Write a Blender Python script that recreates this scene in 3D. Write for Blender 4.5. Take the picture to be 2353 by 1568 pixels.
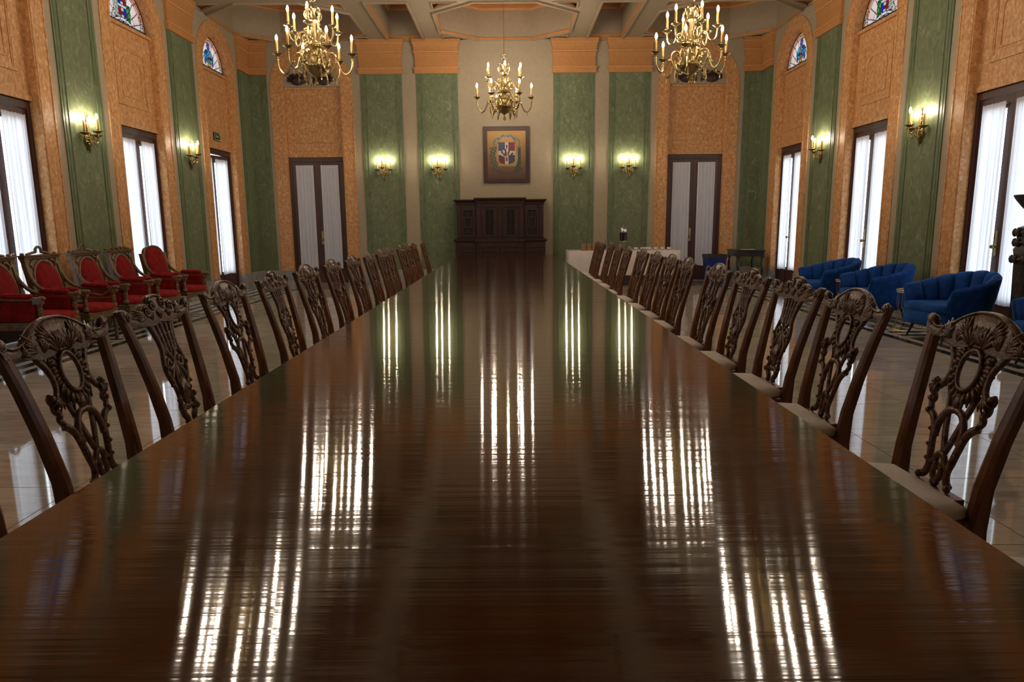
import bpy, bmesh, math, random
from mathutils import Vector, Matrix, geometry
random.seed(7)
PI = math.pi
sc = bpy.context.scene
C = sc.collection
for o in list(bpy.data.objects):
    bpy.data.objects.remove(o, do_unlink=True)

# ------------------------------------------------------------------ camera, sky, exposure
def setup_camera():
    p, y, r = math.radians(9.73), math.radians(0.16), math.radians(0.5)
    f = Vector((math.sin(y)*math.cos(p), math.cos(y)*math.cos(p), -math.sin(p)))
    rt = Vector((math.cos(y), -math.sin(y), 0)); up = rt.cross(f)
    r2 = rt*math.cos(r) - up*math.sin(r); u2 = up*math.cos(r) + rt*math.sin(r)
    cd = bpy.data.cameras.new('camera'); co = bpy.data.objects.new('camera', cd); C.objects.link(co)
    m = Matrix.Identity(4)
    for i in range(3):
        m[i][0] = r2[i]; m[i][1] = u2[i]; m[i][2] = -f[i]
    m[0][3], m[1][3], m[2][3] = 0, 0, 1.35
    co.matrix_world = m
    cd.sensor_width = 36; cd.lens = 24.0; cd.clip_end = 200; cd.clip_start = 0.02
    sc.camera = co
setup_camera()
SKY = 4.0          # overcast daylight outside the curtained doors
BULB = 345.0       # candle bulbs of the chandeliers and sconces
w = bpy.data.worlds.new('overcast_sky'); sc.world = w; w.use_nodes = True
w.node_tree.nodes['Background'].inputs[0].default_value = (0.86, 0.93, 1.0, 1)
w.node_tree.nodes['Background'].inputs[1].default_value = SKY
vs = sc.view_settings
vs.view_transform = 'Standard'; vs.look = 'None'; vs.gamma = 1; vs.use_curve_mapping = False
vs.exposure = 0.38
sc.cycles.use_denoising = True
sc.cycles.sample_clamp_indirect = 6.0
sc.cycles.max_bounces = 8; sc.cycles.diffuse_bounces = 4; sc.cycles.glossy_bounces = 4
sc.cycles.transmission_bounces = 6; sc.cycles.transparent_max_bounces = 12
sc.cycles.caustics_reflective = False; sc.cycles.caustics_refractive = False

# ------------------------------------------------------------------ materials
MAT = {}
def nodes_of(m):
    m.use_nodes = True
    return m.node_tree, m.node_tree.nodes['Principled BSDF']
def set_in(b, **k):
    for n, v in k.items():
        n = n.replace('_', ' ')
        if n in b.inputs: b.inputs[n].default_value = v
def tex(nt, scale=(1,1,1), coord='Object', loc=(0,0,0)):
    tc = nt.nodes.new('ShaderNodeTexCoord'); mp = nt.nodes.new('ShaderNodeMapping')
    mp.inputs['Scale'].default_value = scale; mp.inputs['Location'].default_value = loc
    nt.links.new(tc.outputs[coord], mp.inputs['Vector']); return mp.outputs['Vector']
def noise(nt, vec, scale, detail=5, rough=0.6, dist=0.0):
    n = nt.nodes.new('ShaderNodeTexNoise'); n.inputs['Scale'].default_value = scale
    n.inputs['Detail'].default_value = detail; n.inputs['Roughness'].default_value = rough
    n.inputs['Distortion'].default_value = dist
    nt.links.new(vec, n.inputs['Vector']); return n.outputs['Fac']
def ramp(nt, fac, stops):
    r = nt.nodes.new('ShaderNodeValToRGB'); e = r.color_ramp.elements
    while len(e) < len(stops): e.new(0.5)
    for i, (p, c) in enumerate(stops):
        e[i].position = p; e[i].color = (*c, 1)
    nt.links.new(fac, r.inputs['Fac']); return r.outputs['Color']
def bump(nt, b, fac, strength, dist):
    bp = nt.nodes.new('ShaderNodeBump'); bp.inputs['Strength'].default_value = strength
    bp.inputs['Distance'].default_value = dist
    nt.links.new(fac, bp.inputs['Height']); nt.links.new(bp.outputs['Normal'], b.inputs['Normal'])
def mottled(name, c1, c2, scale=(3,3,3), nscale=1.0, rough=0.6, spec=0.4, detail=6, dist=0.0, bmp=0, bd=0.002, metal=0, lo=0.35, hi=0.65, coat=0, c3=None):
    m = bpy.data.materials.new(name); nt, b = nodes_of(m)
    v = tex(nt, scale); f = noise(nt, v, nscale, detail, 0.62, dist)
    st = [(lo, c1), (hi, c2)] if c3 is None else [(lo, c1), (hi, c2), (min(hi+0.12, 1), c3)]
    nt.links.new(ramp(nt, f, st), b.inputs['Base Color'])
    set_in(b, Roughness=rough, Metallic=metal)
    b.inputs['Specular IOR Level'].default_value = spec
    if coat: b.inputs['Coat Weight'].default_value = coat; b.inputs['Coat Roughness'].default_value = 0.08
    if bmp: bump(nt, b, f, bmp, bd)
    MAT[name] = m; return m
def plain(name, c, rough=0.5, metal=0, spec=0.5):
    return mottled(name, tuple(x*0.9 for x in c), c, (9,9,9), 1.0, rough, spec, metal=metal)
mottled('cream', (0.335,0.275,0.19), (0.365,0.30,0.21), nscale=4, rough=0.75, spec=0.2, bmp=0.1)
mottled('ceiling_cream', (0.305,0.238,0.16), (0.335,0.262,0.18), nscale=4, rough=0.8, spec=0.2)
mottled('green', (0.105,0.13,0.066), (0.155,0.185,0.10), (5,5,3.2), 1.6, 0.5, 0.3, 10, 1.8, lo=0.34, hi=0.58, c3=(0.23,0.29,0.17))
mottled('green_edge', (0.088,0.12,0.058), (0.148,0.178,0.095), (5,5,2.4), 2.2, 0.5, 0.3, 8, 1.0)
mottled('orange', (0.42,0.185,0.06), (0.575,0.305,0.13), (6,6,4), 4.0, 0.5, 0.3, 10, 0.6, lo=0.38, hi=0.56, c3=(0.66,0.43,0.24))
mottled('orange_paint', (0.43,0.19,0.06), (0.47,0.22,0.075), nscale=5, rough=0.6, spec=0.3)
mottled('orange_lip', (0.58,0.28,0.11), (0.62,0.32,0.13), nscale=5, rough=0.6, spec=0.3)
mottled('marble_base', (0.16,0.155,0.15), (0.36,0.35,0.34), (4,4,1.5), 1.6, 0.35, 0.5, 9, 2.0, lo=0.3, hi=0.7)
mottled('door_wood', (0.045,0.018,0.016), (0.07,0.028,0.023), (6,6,1), 2.0, 0.4, 0.4)
mottled('mahogany', (0.085,0.030,0.010), (0.21,0.077,0.026), (14,14,3), 1.4, 0.28, 0.45, 6, 0.6)
mottled('mahogany_carved', (0.045,0.018,0.008), (0.19,0.082,0.037), (42,42,42), 1.2, 0.30, 0.5, 4, 0.8, bmp=0.55, bd=0.007)
mottled('cabinet_wood', (0.026,0.011,0.009), (0.05,0.022,0.017), (20,20,3), 1.5, 0.42, 0.35)
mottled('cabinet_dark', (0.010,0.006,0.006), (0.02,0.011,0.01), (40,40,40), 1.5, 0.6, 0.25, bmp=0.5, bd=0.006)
mottled('throne_wood', (0.075,0.042,0.018), (0.20,0.12,0.055), (30,30,30), 1.2, 0.38, 0.5, 4, bmp=0.5, bd=0.004, coat=0.1)
mottled('seat_cloth', (0.74,0.68,0.60), (0.82,0.76,0.68), (60,60,60), 2, 0.9, 0.2, bmp=0.1)
mottled('white_cloth', (0.62,0.56,0.52), (0.68,0.62,0.58), (20,20,20), 1, 0.9, 0.2)
mottled('brass', (0.26,0.19,0.075), (0.52,0.40,0.19), (30,30,30), 1.5, 0.30, 0.5, metal=1, bmp=0.25, bd=0.003)
mottled('gold_wire', (0.55,0.42,0.20), (0.66,0.52,0.28), nscale=6, rough=0.3, metal=1)
mottled('chrome', (0.6,0.6,0.6), (0.7,0.7,0.7), nscale=6, rough=0.15, metal=1)
plain('candle', (0.55,0.27,0.06), 0.5)
plain('dark_iron', (0.02,0.018,0.02), 0.4)
plain('kraft', (0.30,0.17,0.09), 0.8)
plain('porcelain', (0.75,0.74,0.72), 0.25)
plain('black_leg', (0.012,0.011,0.012), 0.35)
plain('dark_drink', (0.012,0.008,0.014), 0.15)
plain('sign_green', (0.015,0.055,0.03), 0.4)
plain('sign_white', (0.45,0.50,0.36), 0.5)
plain('bin_star', (0.45,0.22,0.10), 0.6)
plain('inlay_black', (0.022,0.021,0.022), 0.14)
plain('lead_came', (0.02,0.02,0.02), 0.6)
mottled('bin_blue', (0.006,0.02,0.14), (0.008,0.03,0.2), nscale=5, rough=0.4)
mottled('table_dark', (0.02,0.013,0.012), (0.035,0.022,0.018), (14,14,14), 1, 0.25, 0.5)
mottled('carved_dark', (0.014,0.009,0.007), (0.045,0.026,0.018), (50,50,50), 1.3, 0.45, 0.4, 4, bmp=0.6, bd=0.006)
mottled('ormolu_dark', (0.016,0.014,0.013), (0.10,0.075,0.045), (45,45,45), 1.3, 0.35, 0.5, 4, lo=0.45, hi=0.75)

def velvet(name, c1, c2, sheen):
    m = mottled(name, c1, c2, (8,8,8), 1.4, 0.85, 0.2, 6)
    nt, b = m.node_tree, m.node_tree.nodes['Principled BSDF']
    b.inputs['Sheen Weight'].default_value = 0.5; b.inputs['Sheen Roughness'].default_value = 0.4
    b.inputs['Sheen Tint'].default_value = (*sheen, 1)
velvet('red_velvet', (0.13,0.004,0.005), (0.27,0.009,0.008), (0.9,0.1,0.08))
velvet('blue_velvet', (0.0045,0.034,0.16), (0.008,0.064,0.285), (0.05,0.3,0.9))

ANX, ANY = 0.0, 1.0
def table_top_mat():
    m = bpy.data.materials.new('table_top'); nt, b = nodes_of(m)
    v = tex(nt, (0.9, 16, 1)); f = noise(nt, v, 1.0, 6, 0.6, 0.2)
    v2 = tex(nt, (0.35, 2.2, 1)); f2 = noise(nt, v2, 1.0, 3, 0.5)
    mx = nt.nodes.new('ShaderNodeMath'); mx.operation = 'ADD'
    nt.links.new(f, mx.inputs[0]); nt.links.new(f2, mx.inputs[1])
    h = nt.nodes.new('ShaderNodeMath'); h.operation = 'MULTIPLY'; h.inputs[1].default_value = 0.5
    nt.links.new(mx.outputs[0], h.inputs[0])
    nt.links.new(ramp(nt, h.outputs[0], [(0.34, (0.017,0.005,0.0022)), (0.52, (0.052,0.0145,0.0044)), (0.68, (0.085,0.026,0.0075))]), b.inputs['Base Color'])
    rr = nt.nodes.new('ShaderNodeMapRange'); rr.inputs[3].default_value = 0.045; rr.inputs[4].default_value = 0.09
    nt.links.new(f, rr.inputs[0]); nt.links.new(rr.outputs[0], b.inputs['Roughness'])
    b.inputs['Specular IOR Level'].default_value = 0.5
    # polish strokes run across the boards: highlights smear lengthwise
    b.inputs['Anisotropic'].default_value = 1.0
    tg = nt.nodes.new('ShaderNodeCombineXYZ'); tg.inputs[0].default_value = ANX; tg.inputs[1].default_value = ANY
    nt.links.new(tg.outputs[0], b.inputs['Tangent'])
    v3 = tex(nt, (0.5, 26, 1)); f3 = noise(nt, v3, 1.0, 3, 0.55, 0.15)
    bump(nt, b, f3, 0.6, 0.0016)
    MAT['table_top'] = m
table_top_mat()

def floor_mat(name, stops, rough, rnd):
    m = bpy.data.materials.new(name); nt, b = nodes_of(m)
    oi = nt.nodes.new('ShaderNodeObjectInfo')
    tc = nt.nodes.new('ShaderNodeTexCoord'); mp = nt.nodes.new('ShaderNodeMapping'); mp.inputs['Scale'].default_value = (1.0, 5.0, 1)
    add = nt.nodes.new('ShaderNodeVectorMath'); add.operation = 'ADD'
    mul = nt.nodes.new('ShaderNodeVectorMath'); mul.operation = 'SCALE'; mul.inputs[3].default_value = 37.0
    comb = nt.nodes.new('ShaderNodeCombineXYZ')
    for i in range(3): nt.links.new(oi.outputs['Random'], comb.inputs[i])
    nt.links.new(comb.outputs[0], mul.inputs[0]); nt.links.new(tc.outputs['Object'], add.inputs[0]); nt.links.new(mul.outputs[0], add.inputs[1])
    nt.links.new(add.outputs[0], mp.inputs['Vector'])
    f = noise(nt, mp.outputs['Vector'], 2.2, 8, 0.62, 1.2)
    col = ramp(nt, f, stops)
    hs = nt.nodes.new('ShaderNodeHueSaturation'); mr = nt.nodes.new('ShaderNodeMapRange')
    mr.inputs[3].default_value = 1-rnd; mr.inputs[4].default_value = 1+rnd
    nt.links.new(oi.outputs['Random'], mr.inputs[0]); nt.links.new(mr.outputs[0], hs.inputs['Value']); nt.links.new(col, hs.inputs['Color'])
    nt.links.new(hs.outputs['Color'], b.inputs['Base Color'])
    b.inputs['Roughness'].default_value = rough; b.inputs['Specular IOR Level'].default_value = 0.55
    MAT[name] = m
floor_mat('floor_marble', [(0.3, (0.33,0.295,0.25)), (0.5, (0.46,0.42,0.365)), (0.7, (0.57,0.53,0.475))], 0.045, 0.13)
floor_mat('border_marble', [(0.3, (0.46,0.45,0.43)), (0.6, (0.58,0.57,0.55))], 0.06, 0.06)
plain('grout', (0.10,0.085,0.07), 0.5)

def curtain_mat():
    m = bpy.data.materials.new('sheer'); m.use_nodes = True; nt = m.node_tree
    out = nt.nodes['Material Output']; nt.nodes.remove(nt.nodes['Principled BSDF'])
    d = nt.nodes.new('ShaderNodeBsdfDiffuse'); d.inputs[0].default_value = (0.90,0.90,0.99,1)
    t = nt.nodes.new('ShaderNodeBsdfTranslucent'); 
    v = tex(nt, (28,28,0.25)); f = noise(nt, v, 1.0, 2, 0.5)
    nt.links.new(ramp(nt, f, [(0.3, (0.42,0.43,0.47)), (0.66, (0.90,0.92,0.97))]), t.inputs[0])
    x = nt.nodes.new('ShaderNodeMixShader'); x.inputs[0].default_value = 0.4
    nt.links.new(d.outputs[0], x.inputs[1]); nt.links.new(t.outputs[0], x.inputs[2]); nt.links.new(x.outputs[0], out.inputs[0])
    MAT['sheer'] = m
curtain_mat()
def pane_mat():
    m = bpy.data.materials.new('window_glass'); m.use_nodes = True; nt = m.node_tree
    out = nt.nodes['Material Output']; nt.nodes.remove(nt.nodes['Principled BSDF'])
    t = nt.nodes.new('ShaderNodeBsdfTransparent'); t.inputs[0].default_value = (0.95,0.97,0.96,1)
    g = nt.nodes.new('ShaderNodeBsdfGlossy'); g.inputs['Roughness'].default_value = 0.03
    x = nt.nodes.new('ShaderNodeMixShader'); x.inputs[0].default_value = 0.05
    nt.links.new(t.outputs[0], x.inputs[1]); nt.links.new(g.outputs[0], x.inputs[2])
    nt.links.new(x.outputs[0], out.inputs[0]); MAT['window_glass'] = m
pane_mat()
def stained_mat():
    m = bpy.data.materials.new('stained_glass'); m.use_nodes = True; nt = m.node_tree
    out = nt.nodes['Material Output']; nt.nodes.remove(nt.nodes['Principled BSDF'])
    oi = nt.nodes.new('ShaderNodeObjectInfo')
    t = nt.nodes.new('ShaderNodeBsdfTranslucent'); nt.links.new(oi.outputs['Color'], t.inputs[0])
    g = nt.nodes.new('ShaderNodeBsdfGlossy'); g.inputs['Roughness'].default_value = 0.1
    x = nt.nodes.new('ShaderNodeMixShader'); x.inputs[0].default_value = 0.05
    nt.links.new(t.outputs[0], x.inputs[1]); nt.links.new(g.outputs[0], x.inputs[2]); nt.links.new(x.outputs[0], out.inputs[0])
    MAT['stained_glass'] = m
stained_mat()
def emit(name, c, s):
    m = bpy.data.materials.new(name); m.use_nodes = True; nt = m.node_tree
    out = nt.nodes['Material Output']; nt.nodes.remove(nt.nodes['Principled BSDF'])
    e = nt.nodes.new('ShaderNodeEmission'); e.inputs[0].default_value = (*c, 1); e.inputs[1].default_value = s
    nt.links.new(e.outputs[0], out.inputs[0]); MAT[name] = m
emit('bulb_light', (1.0, 0.86, 0.68), BULB)
emit('sconce_light', (1.0, 0.84, 0.62), BULB*0.65)
def paint_mat():
    m = bpy.data.materials.new('oil_paint'); nt, b = nodes_of(m)
    a = nt.nodes.new('ShaderNodeAttribute'); a.attribute_name = 'Col'
    nt.links.new(a.outputs['Color'], b.inputs['Base Color']); b.inputs['Roughness'].default_value = 0.5
    MAT['oil_paint'] = m
paint_mat()
def clear_mat():
    m = bpy.data.materials.new('clear_glass'); m.use_nodes = True; nt = m.node_tree
    out = nt.nodes['Material Output']; nt.nodes.remove(nt.nodes['Principled BSDF'])
    t = nt.nodes.new('ShaderNodeBsdfTransparent'); t.inputs[0].default_value = (0.85,0.88,0.88,1)
    g = nt.nodes.new('ShaderNodeBsdfGlossy'); g.inputs['Roughness'].default_value = 0.05
    x = nt.nodes.new('ShaderNodeMixShader'); x.inputs[0].default_value = 0.25
    nt.links.new(t.outputs[0], x.inputs[1]); nt.links.new(g.outputs[0], x.inputs[2]); nt.links.new(x.outputs[0], out.inputs[0])
    MAT['clear_glass'] = m
clear_mat()

# ------------------------------------------------------------------ mesh helpers
def spline(pts, n=6, closed=False):
    """Catmull-Rom through the points (any dimension)."""
    pts = [tuple(p) for p in pts]; m = len(pts); out = []
    if m < 3 and not closed: return pts
    segs = m if closed else m-1
    for i in range(segs):
        if closed: p0, p1, p2, p3 = pts[(i-1) % m], pts[i], pts[(i+1) % m], pts[(i+2) % m]
        else: p0, p1, p2, p3 = pts[max(i-1, 0)], pts[i], pts[i+1], pts[min(i+2, m-1)]
        for k in range(n):
            t = k/n
            out.append(tuple(0.5*((2*b)+(c-a)*t+(2*a-5*b+4*c-d)*t*t+(3*b-a-3*c+d)*t**3) for a, b, c, d in zip(p0, p1, p2, p3)))
    if not closed: out.append(pts[-1])
    return out
class MB:
    def __init__(s, M=None): s.v = []; s.f = []; s.M = M
    def add(s, vs_, fs):
        o = len(s.v)
        s.v += [s.M(*p) for p in vs_] if s.M else [tuple(p) for p in vs_]
        s.f += [tuple(i+o for i in f) for f in fs]; return s
    def box(s, x0, x1, y0, y1, z0, z1):
        return s.add([(x0,y0,z0),(x1,y0,z0),(x1,y1,z0),(x0,y1,z0),(x0,y0,z1),(x1,y0,z1),(x1,y1,z1),(x0,y1,z1)],
                     [(0,3,2,1),(4,5,6,7),(0,1,5,4),(1,2,6,5),(2,3,7,6),(3,0,4,7)])
    def cbox(s, x0, x1, y0, y1, z0, z1, c):
        """box with chamfered vertical and top edges"""
        pl = lambda a: [(x0+a,y0),(x1-a,y0),(x1,y0+a),(x1,y1-a),(x1-a,y1),(x0+a,y1),(x0,y1-a),(x0,y0+a)]
        r0 = [(x, y, z0) for x, y in pl(c)]; r1 = [(x, y, z1-c) for x, y in pl(c)]
        r2 = [(min(max(x, x0+c), x1-c), min(max(y, y0+c), y1-c), z1) for x, y in pl(c)]
        return s.loft([r0, r1, r2])
    def prism(s, poly, w0, w1):
        n = len(poly)
        return s.add([(u, v, w0) for u, v in poly]+[(u, v, w1) for u, v in poly],
                     [tuple(range(n-1, -1, -1)), tuple(range(n, 2*n))]+[(i, (i+1) % n, n+(i+1) % n, n+i) for i in range(n)])
    def ring(s, outer, inner, w0, w1, closed=True):
        """solid between two equal-length outlines, extruded along w"""
        n = len(outer); m = n if closed else n-1
        V = [(u, v, w0) for u, v in outer]+[(u, v, w0) for u, v in inner]+[(u, v, w1) for u, v in outer]+[(u, v, w1) for u, v in inner]
        F = []
        for i in range(m):
            j = (i+1) % n
            F += [(i, j, n+j, n+i), (2*n+i, 3*n+i, 3*n+j, 2*n+j), (i, 2*n+i, 2*n+j, j), (n+i, n+j, 3*n+j, 3*n+i)]
        if not closed: F += [(0, n, 3*n, 2*n), (n-1, 3*n-1, 4*n-1, 2*n-1)]
        return s.add(V, F)
    def loft(s, rings, cap=True, closed_u=True):
        n = len(rings[0]); V = [p for r in rings for p in r]; F = []
        for k in range(len(rings)-1):
            for i in range(n if closed_u else n-1):
                j = (i+1) % n; F.append((k*n+i, k*n+j, (k+1)*n+j, (k+1)*n+i))
        if cap and closed_u:
            F.append(tuple(range(n-1, -1, -1))); F.append(tuple((len(rings)-1)*n+i for i in range(n)))
        return s.add(V, F)
    def lathe(s, prof, n=12, c=(0,0,0)):
        return s.loft([[(c[0]+max(r, 1e-4)*math.cos(2*PI*i/n), c[1]+max(r, 1e-4)*math.sin(2*PI*i/n), c[2]+z) for i in range(n)] for r, z in prof])
    def tube(s, pts, r, n=7, closed=False, flat=None):
        """round tube; flat=(normal, k) squashes along the normal"""
        P = [Vector(p) for p in pts]; m = len(P); R = [r]*m if not hasattr(r, '__len__') else r
        rings = []; prev = None
        for i in range(m):
            if closed: t = P[(i+1) % m]-P[i-1]
            else: t = P[min(i+1, m-1)]-P[max(i-1, 0)]
            if t.length < 1e-9: t = Vector((0,0,1))
            t.normalize()
            if flat: a = Vector(flat[0]); a = a-t*a.dot(t)
            elif prev is None: a = t.orthogonal()
            else: a = prev-t*prev.dot(t)
            if a.length < 1e-6: a = t.orthogonal()
            a.normalize(); prev = a; b = t.cross(a); k = flat[1] if flat else 1
            rings.append([tuple(P[i]+a*(R[i]*k*math.cos(2*PI*q/n))+b*(R[i]*math.sin(2*PI*q/n))) for q in range(n)])
        if closed:
            o = len(rings); nn = n; V = [p for q in rings for p in q]
            F = [(k*nn+i, k*nn+(i+1) % nn, ((k+1) % o)*nn+(i+1) % nn, ((k+1) % o)*nn+i) for k in range(o) for i in range(nn)]
            return s.add(V, F)
        return s.loft(rings)
    def ball(s, c, r, n=8, m=5):
        rx, ry, rz = r if hasattr(r, '__len__') else (r, r, r)
        return s.loft([[(c[0]+rx*max(math.sin(PI*k/m), 0.02)*math.cos(2*PI*i/n), c[1]+ry*max(math.sin(PI*k/m), 0.02)*math.sin(2*PI*i/n), c[2]-rz*math.cos(PI*k/m)) for i in range(n)] for k in range(m+1)])
    def build(s, name, mat, parent=None, smooth=False, loc=None, normals=True):
        me = bpy.data.meshes.new(name); me.from_pydata(s.v, [], s.f)
        if normals:
            bm = bmesh.new(); bm.from_mesh(me); bmesh.ops.recalc_face_normals(bm, faces=bm.faces); bm.to_mesh(me); bm.free()
        me.materials.append(MAT[mat])
        if smooth:
            me.shade_smooth()
            if smooth is True: me.set_sharp_from_angle(angle=math.radians(50))
        o = bpy.data.objects.new(name, me); C.objects.link(o)
        if loc: o.location = loc
        if parent: o.parent = parent
        return o
def tag(o, label=None, cat=None, group=None, kind=None):
    if label: o['label'] = label
    if cat: o['category'] = cat
    if group: o['group'] = group
    if kind: o['kind'] = kind
    return o
def empty(name, loc=(0,0,0), rz=0, label=None, cat=None, group=None, kind=None):
    o = bpy.data.objects.new(name, None); C.objects.link(o); o.location = loc; o.rotation_euler = (0,0,rz)
    o.empty_display_size = 0.1
    return tag(o, label, cat, group, kind)
def dup(root, loc, rz, label=None, parent=None):
    r = root.copy(); C.objects.link(r); r.location = loc; r.rotation_euler = (0,0,rz); r.parent = parent
    if label: r['label'] = label
    for ch in list(root.children):
        c = ch.copy(); C.objects.link(c); c.parent = r
        for g in list(ch.children):
            d = g.copy(); C.objects.link(d); d.parent = c
    return r
def part(o, parent, loc=(0,0,0), rz=0):
    c = o.copy(); C.objects.link(c); c.parent = parent; c.location = loc; c.rotation_euler = (0,0,rz)
    for g in list(o.children):
        d = g.copy(); C.objects.link(d); d.parent = c
    return c
ORD = ['first','second','third','fourth','fifth','sixth','seventh','eighth','ninth','tenth','eleventh','twelfth','thirteenth','fourteenth','fifteenth']

# ------------------------------------------------------------------ room shell
X0 = -0.045; XL, XR, D = -5.83, 5.74, 16.1
YF = -2.6; H = 5.4
ML = lambda u, v, w: (XL+w, u, v)
MR = lambda u, v, w: (XR-w, u, v)
MBK = lambda u, v, w: (u, D-w, v)
BAYS = [14.43, 11.34, 8.25, 5.16, 2.07]
PILS = [12.875, 9.785, 6.695, 3.605, 0.515]
BACKBAYS = [X0-4.37, X0+4.33]
BACKPILS = [X0-2.80, X0-1.545, X0+1.535, X0+2.79]
A, SPR, DT = 0.64, 4.43, 2.90     # half opening, springing line, door head
def arc(c, r, n=20): return [(c+r*math.cos(PI-PI*i/n), SPR+r*math.sin(PI-PI*i/n)) for i in range(n+1)]

def build_wall(name, M, bays, u0, u1, back):
    mb = MB(M); us = sorted(bays); e = u0
    for c in us:
        mb.box(e, c-A-0.02, 0, H, -0.3, 0)
        a = arc(c, A+0.02)
        mb.prism([(c-A-0.02, H)]+a+[(c+A+0.02, H)], -0.3, 0)
        e = c+A+0.02
    mb.box(e, u1, 0, H, -0.3, 0)
    o = mb.build(name, 'cream'); tag(o, kind='structure')
    return o
wall_left = build_wall('wall_left', ML, BAYS, YF, D, False)
wall_right = build_wall('wall_right', MR, BAYS, YF, D, False)
wall_back = build_wall('wall_back', MBK, BACKBAYS, XL, XR, True)
tag(wall_left, 'long cream wall with green pilasters behind the red armchairs')
tag(wall_right, 'long cream wall with green pilasters behind the blue tub chairs')
tag(wall_back, 'cream end wall with the framed coat of arms painting')
wall_front = MB().box(XL-0.3, XR+0.3, YF-0.3, YF, 0, H).build('wall_front', 'cream'); tag(wall_front, 'cream wall behind the near end of the table', kind='structure')
bk = MB().box(XL-0.2, XR+0.2, D+0.3, D+0.5, 0, H).build('wall_backing', 'cabinet_dark'); tag(bk, 'dark backing added behind the end doors to block the sky', kind='structure')  # unseen dark slab, added so no sky light reaches the end doors

def rect_ring(c, v0, v1, hw, t):
    return [(c-hw, v0), (c+hw, v0), (c+hw, v1), (c-hw, v1)], [(c-hw+t, v0+t), (c+hw-t, v0+t), (c+hw-t, v1-t), (c-hw+t, v1-t)]
def cut_rect(c, v0, v1, hw, k):
    return [(c-hw, v0), (c+hw, v0), (c+hw, v1-k), (c+hw-k*0.45, v1-k*0.55), (c+hw-k, v1), (c-hw+k, v1), (c-hw+k*0.45, v1-k*0.55), (c-hw, v1-k)]
def build_bay(wall, M, c, back):
    mb = MB(M)
    out = [(c-0.92, 0.3)]+arc(c, 0.92)+[(c+0.92, 0.3)]; inn = [(c-A, 0.3)]+arc(c, A)+[(c+A, 0.3)]
    mb.ring(out, inn, -0.16, 0.007, closed=False)
    s = mb.build('arch_surround', 'orange', wall)
    q = MB(M)
    o2 = [(c-0.925, 0.3)]+arc(c, 0.925)+[(c+0.925, 0.3)]; i2 = [(c-0.90, 0.3)]+arc(c, 0.90)+[(c+0.90, 0.3)]
    q.ring(o2, i2, 0.0, 0.014, closed=False)
    q.build('edge_moulding', 'orange', s)
    q = MB(M); q.ring([(c-0.70, 0.3)]+arc(c, 0.70)+[(c+0.70, 0.3)], [(c-0.665, 0.3)]+arc(c, 0.665)+[(c+0.665, 0.3)], 0.004, 0.014, closed=False)
    q.build('inner_bead', 'orange', s)
    # panel over the door
    p = MB(M); p.box(c-A, c+A, DT, SPR, -0.3, -0.10)
    po = p.build('overdoor_panel', 'orange', wall)
    q = MB(M); q.box(c-A, c+A, SPR-0.05, SPR, -0.12, -0.06); q.box(c-A, c+A, DT, DT+0.07, -0.12, -0.075); q.build('panel_ledge', 'orange', po)
    q = MB(M); a, b = rect_ring(c, 3.22, 4.12, 0.45, 0.05); q.ring(a, b, -0.10, -0.086)
    a, b = rect_ring(c, 3.27, 4.07, 0.40, 0.02); q.ring(a, b, -0.10, -0.091); q.build('panel_frame', 'orange', po)
    q = MB(M); q.ring(cut_rect(c, 3.36, 3.96, 0.30, 0.11), cut_rect(c, 3.385, 3.935, 0.275, 0.10), -0.10, -0.091); q.build('panel_moulding', 'orange', po)
    for sgn in (-1, 1):
        a0, a1 = sorted((c+sgn*A, c+sgn*0.925))
        MB(M).box(a0-0.005, a1+0.005, 0, 0.32, -0.16, 0.02).build('plinth_block', 'marble_base', wall)
    if back:
        t = MB(M); t.prism(arc(c, A), -0.3, 0.003); t.build('tympanum', 'cream', wall)
for c in BAYS:
    build_bay(wall_left, ML, c, False); build_bay(wall_right, MR, c, False)
for c in BACKBAYS: build_bay(wall_back, MBK, c, True)

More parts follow.
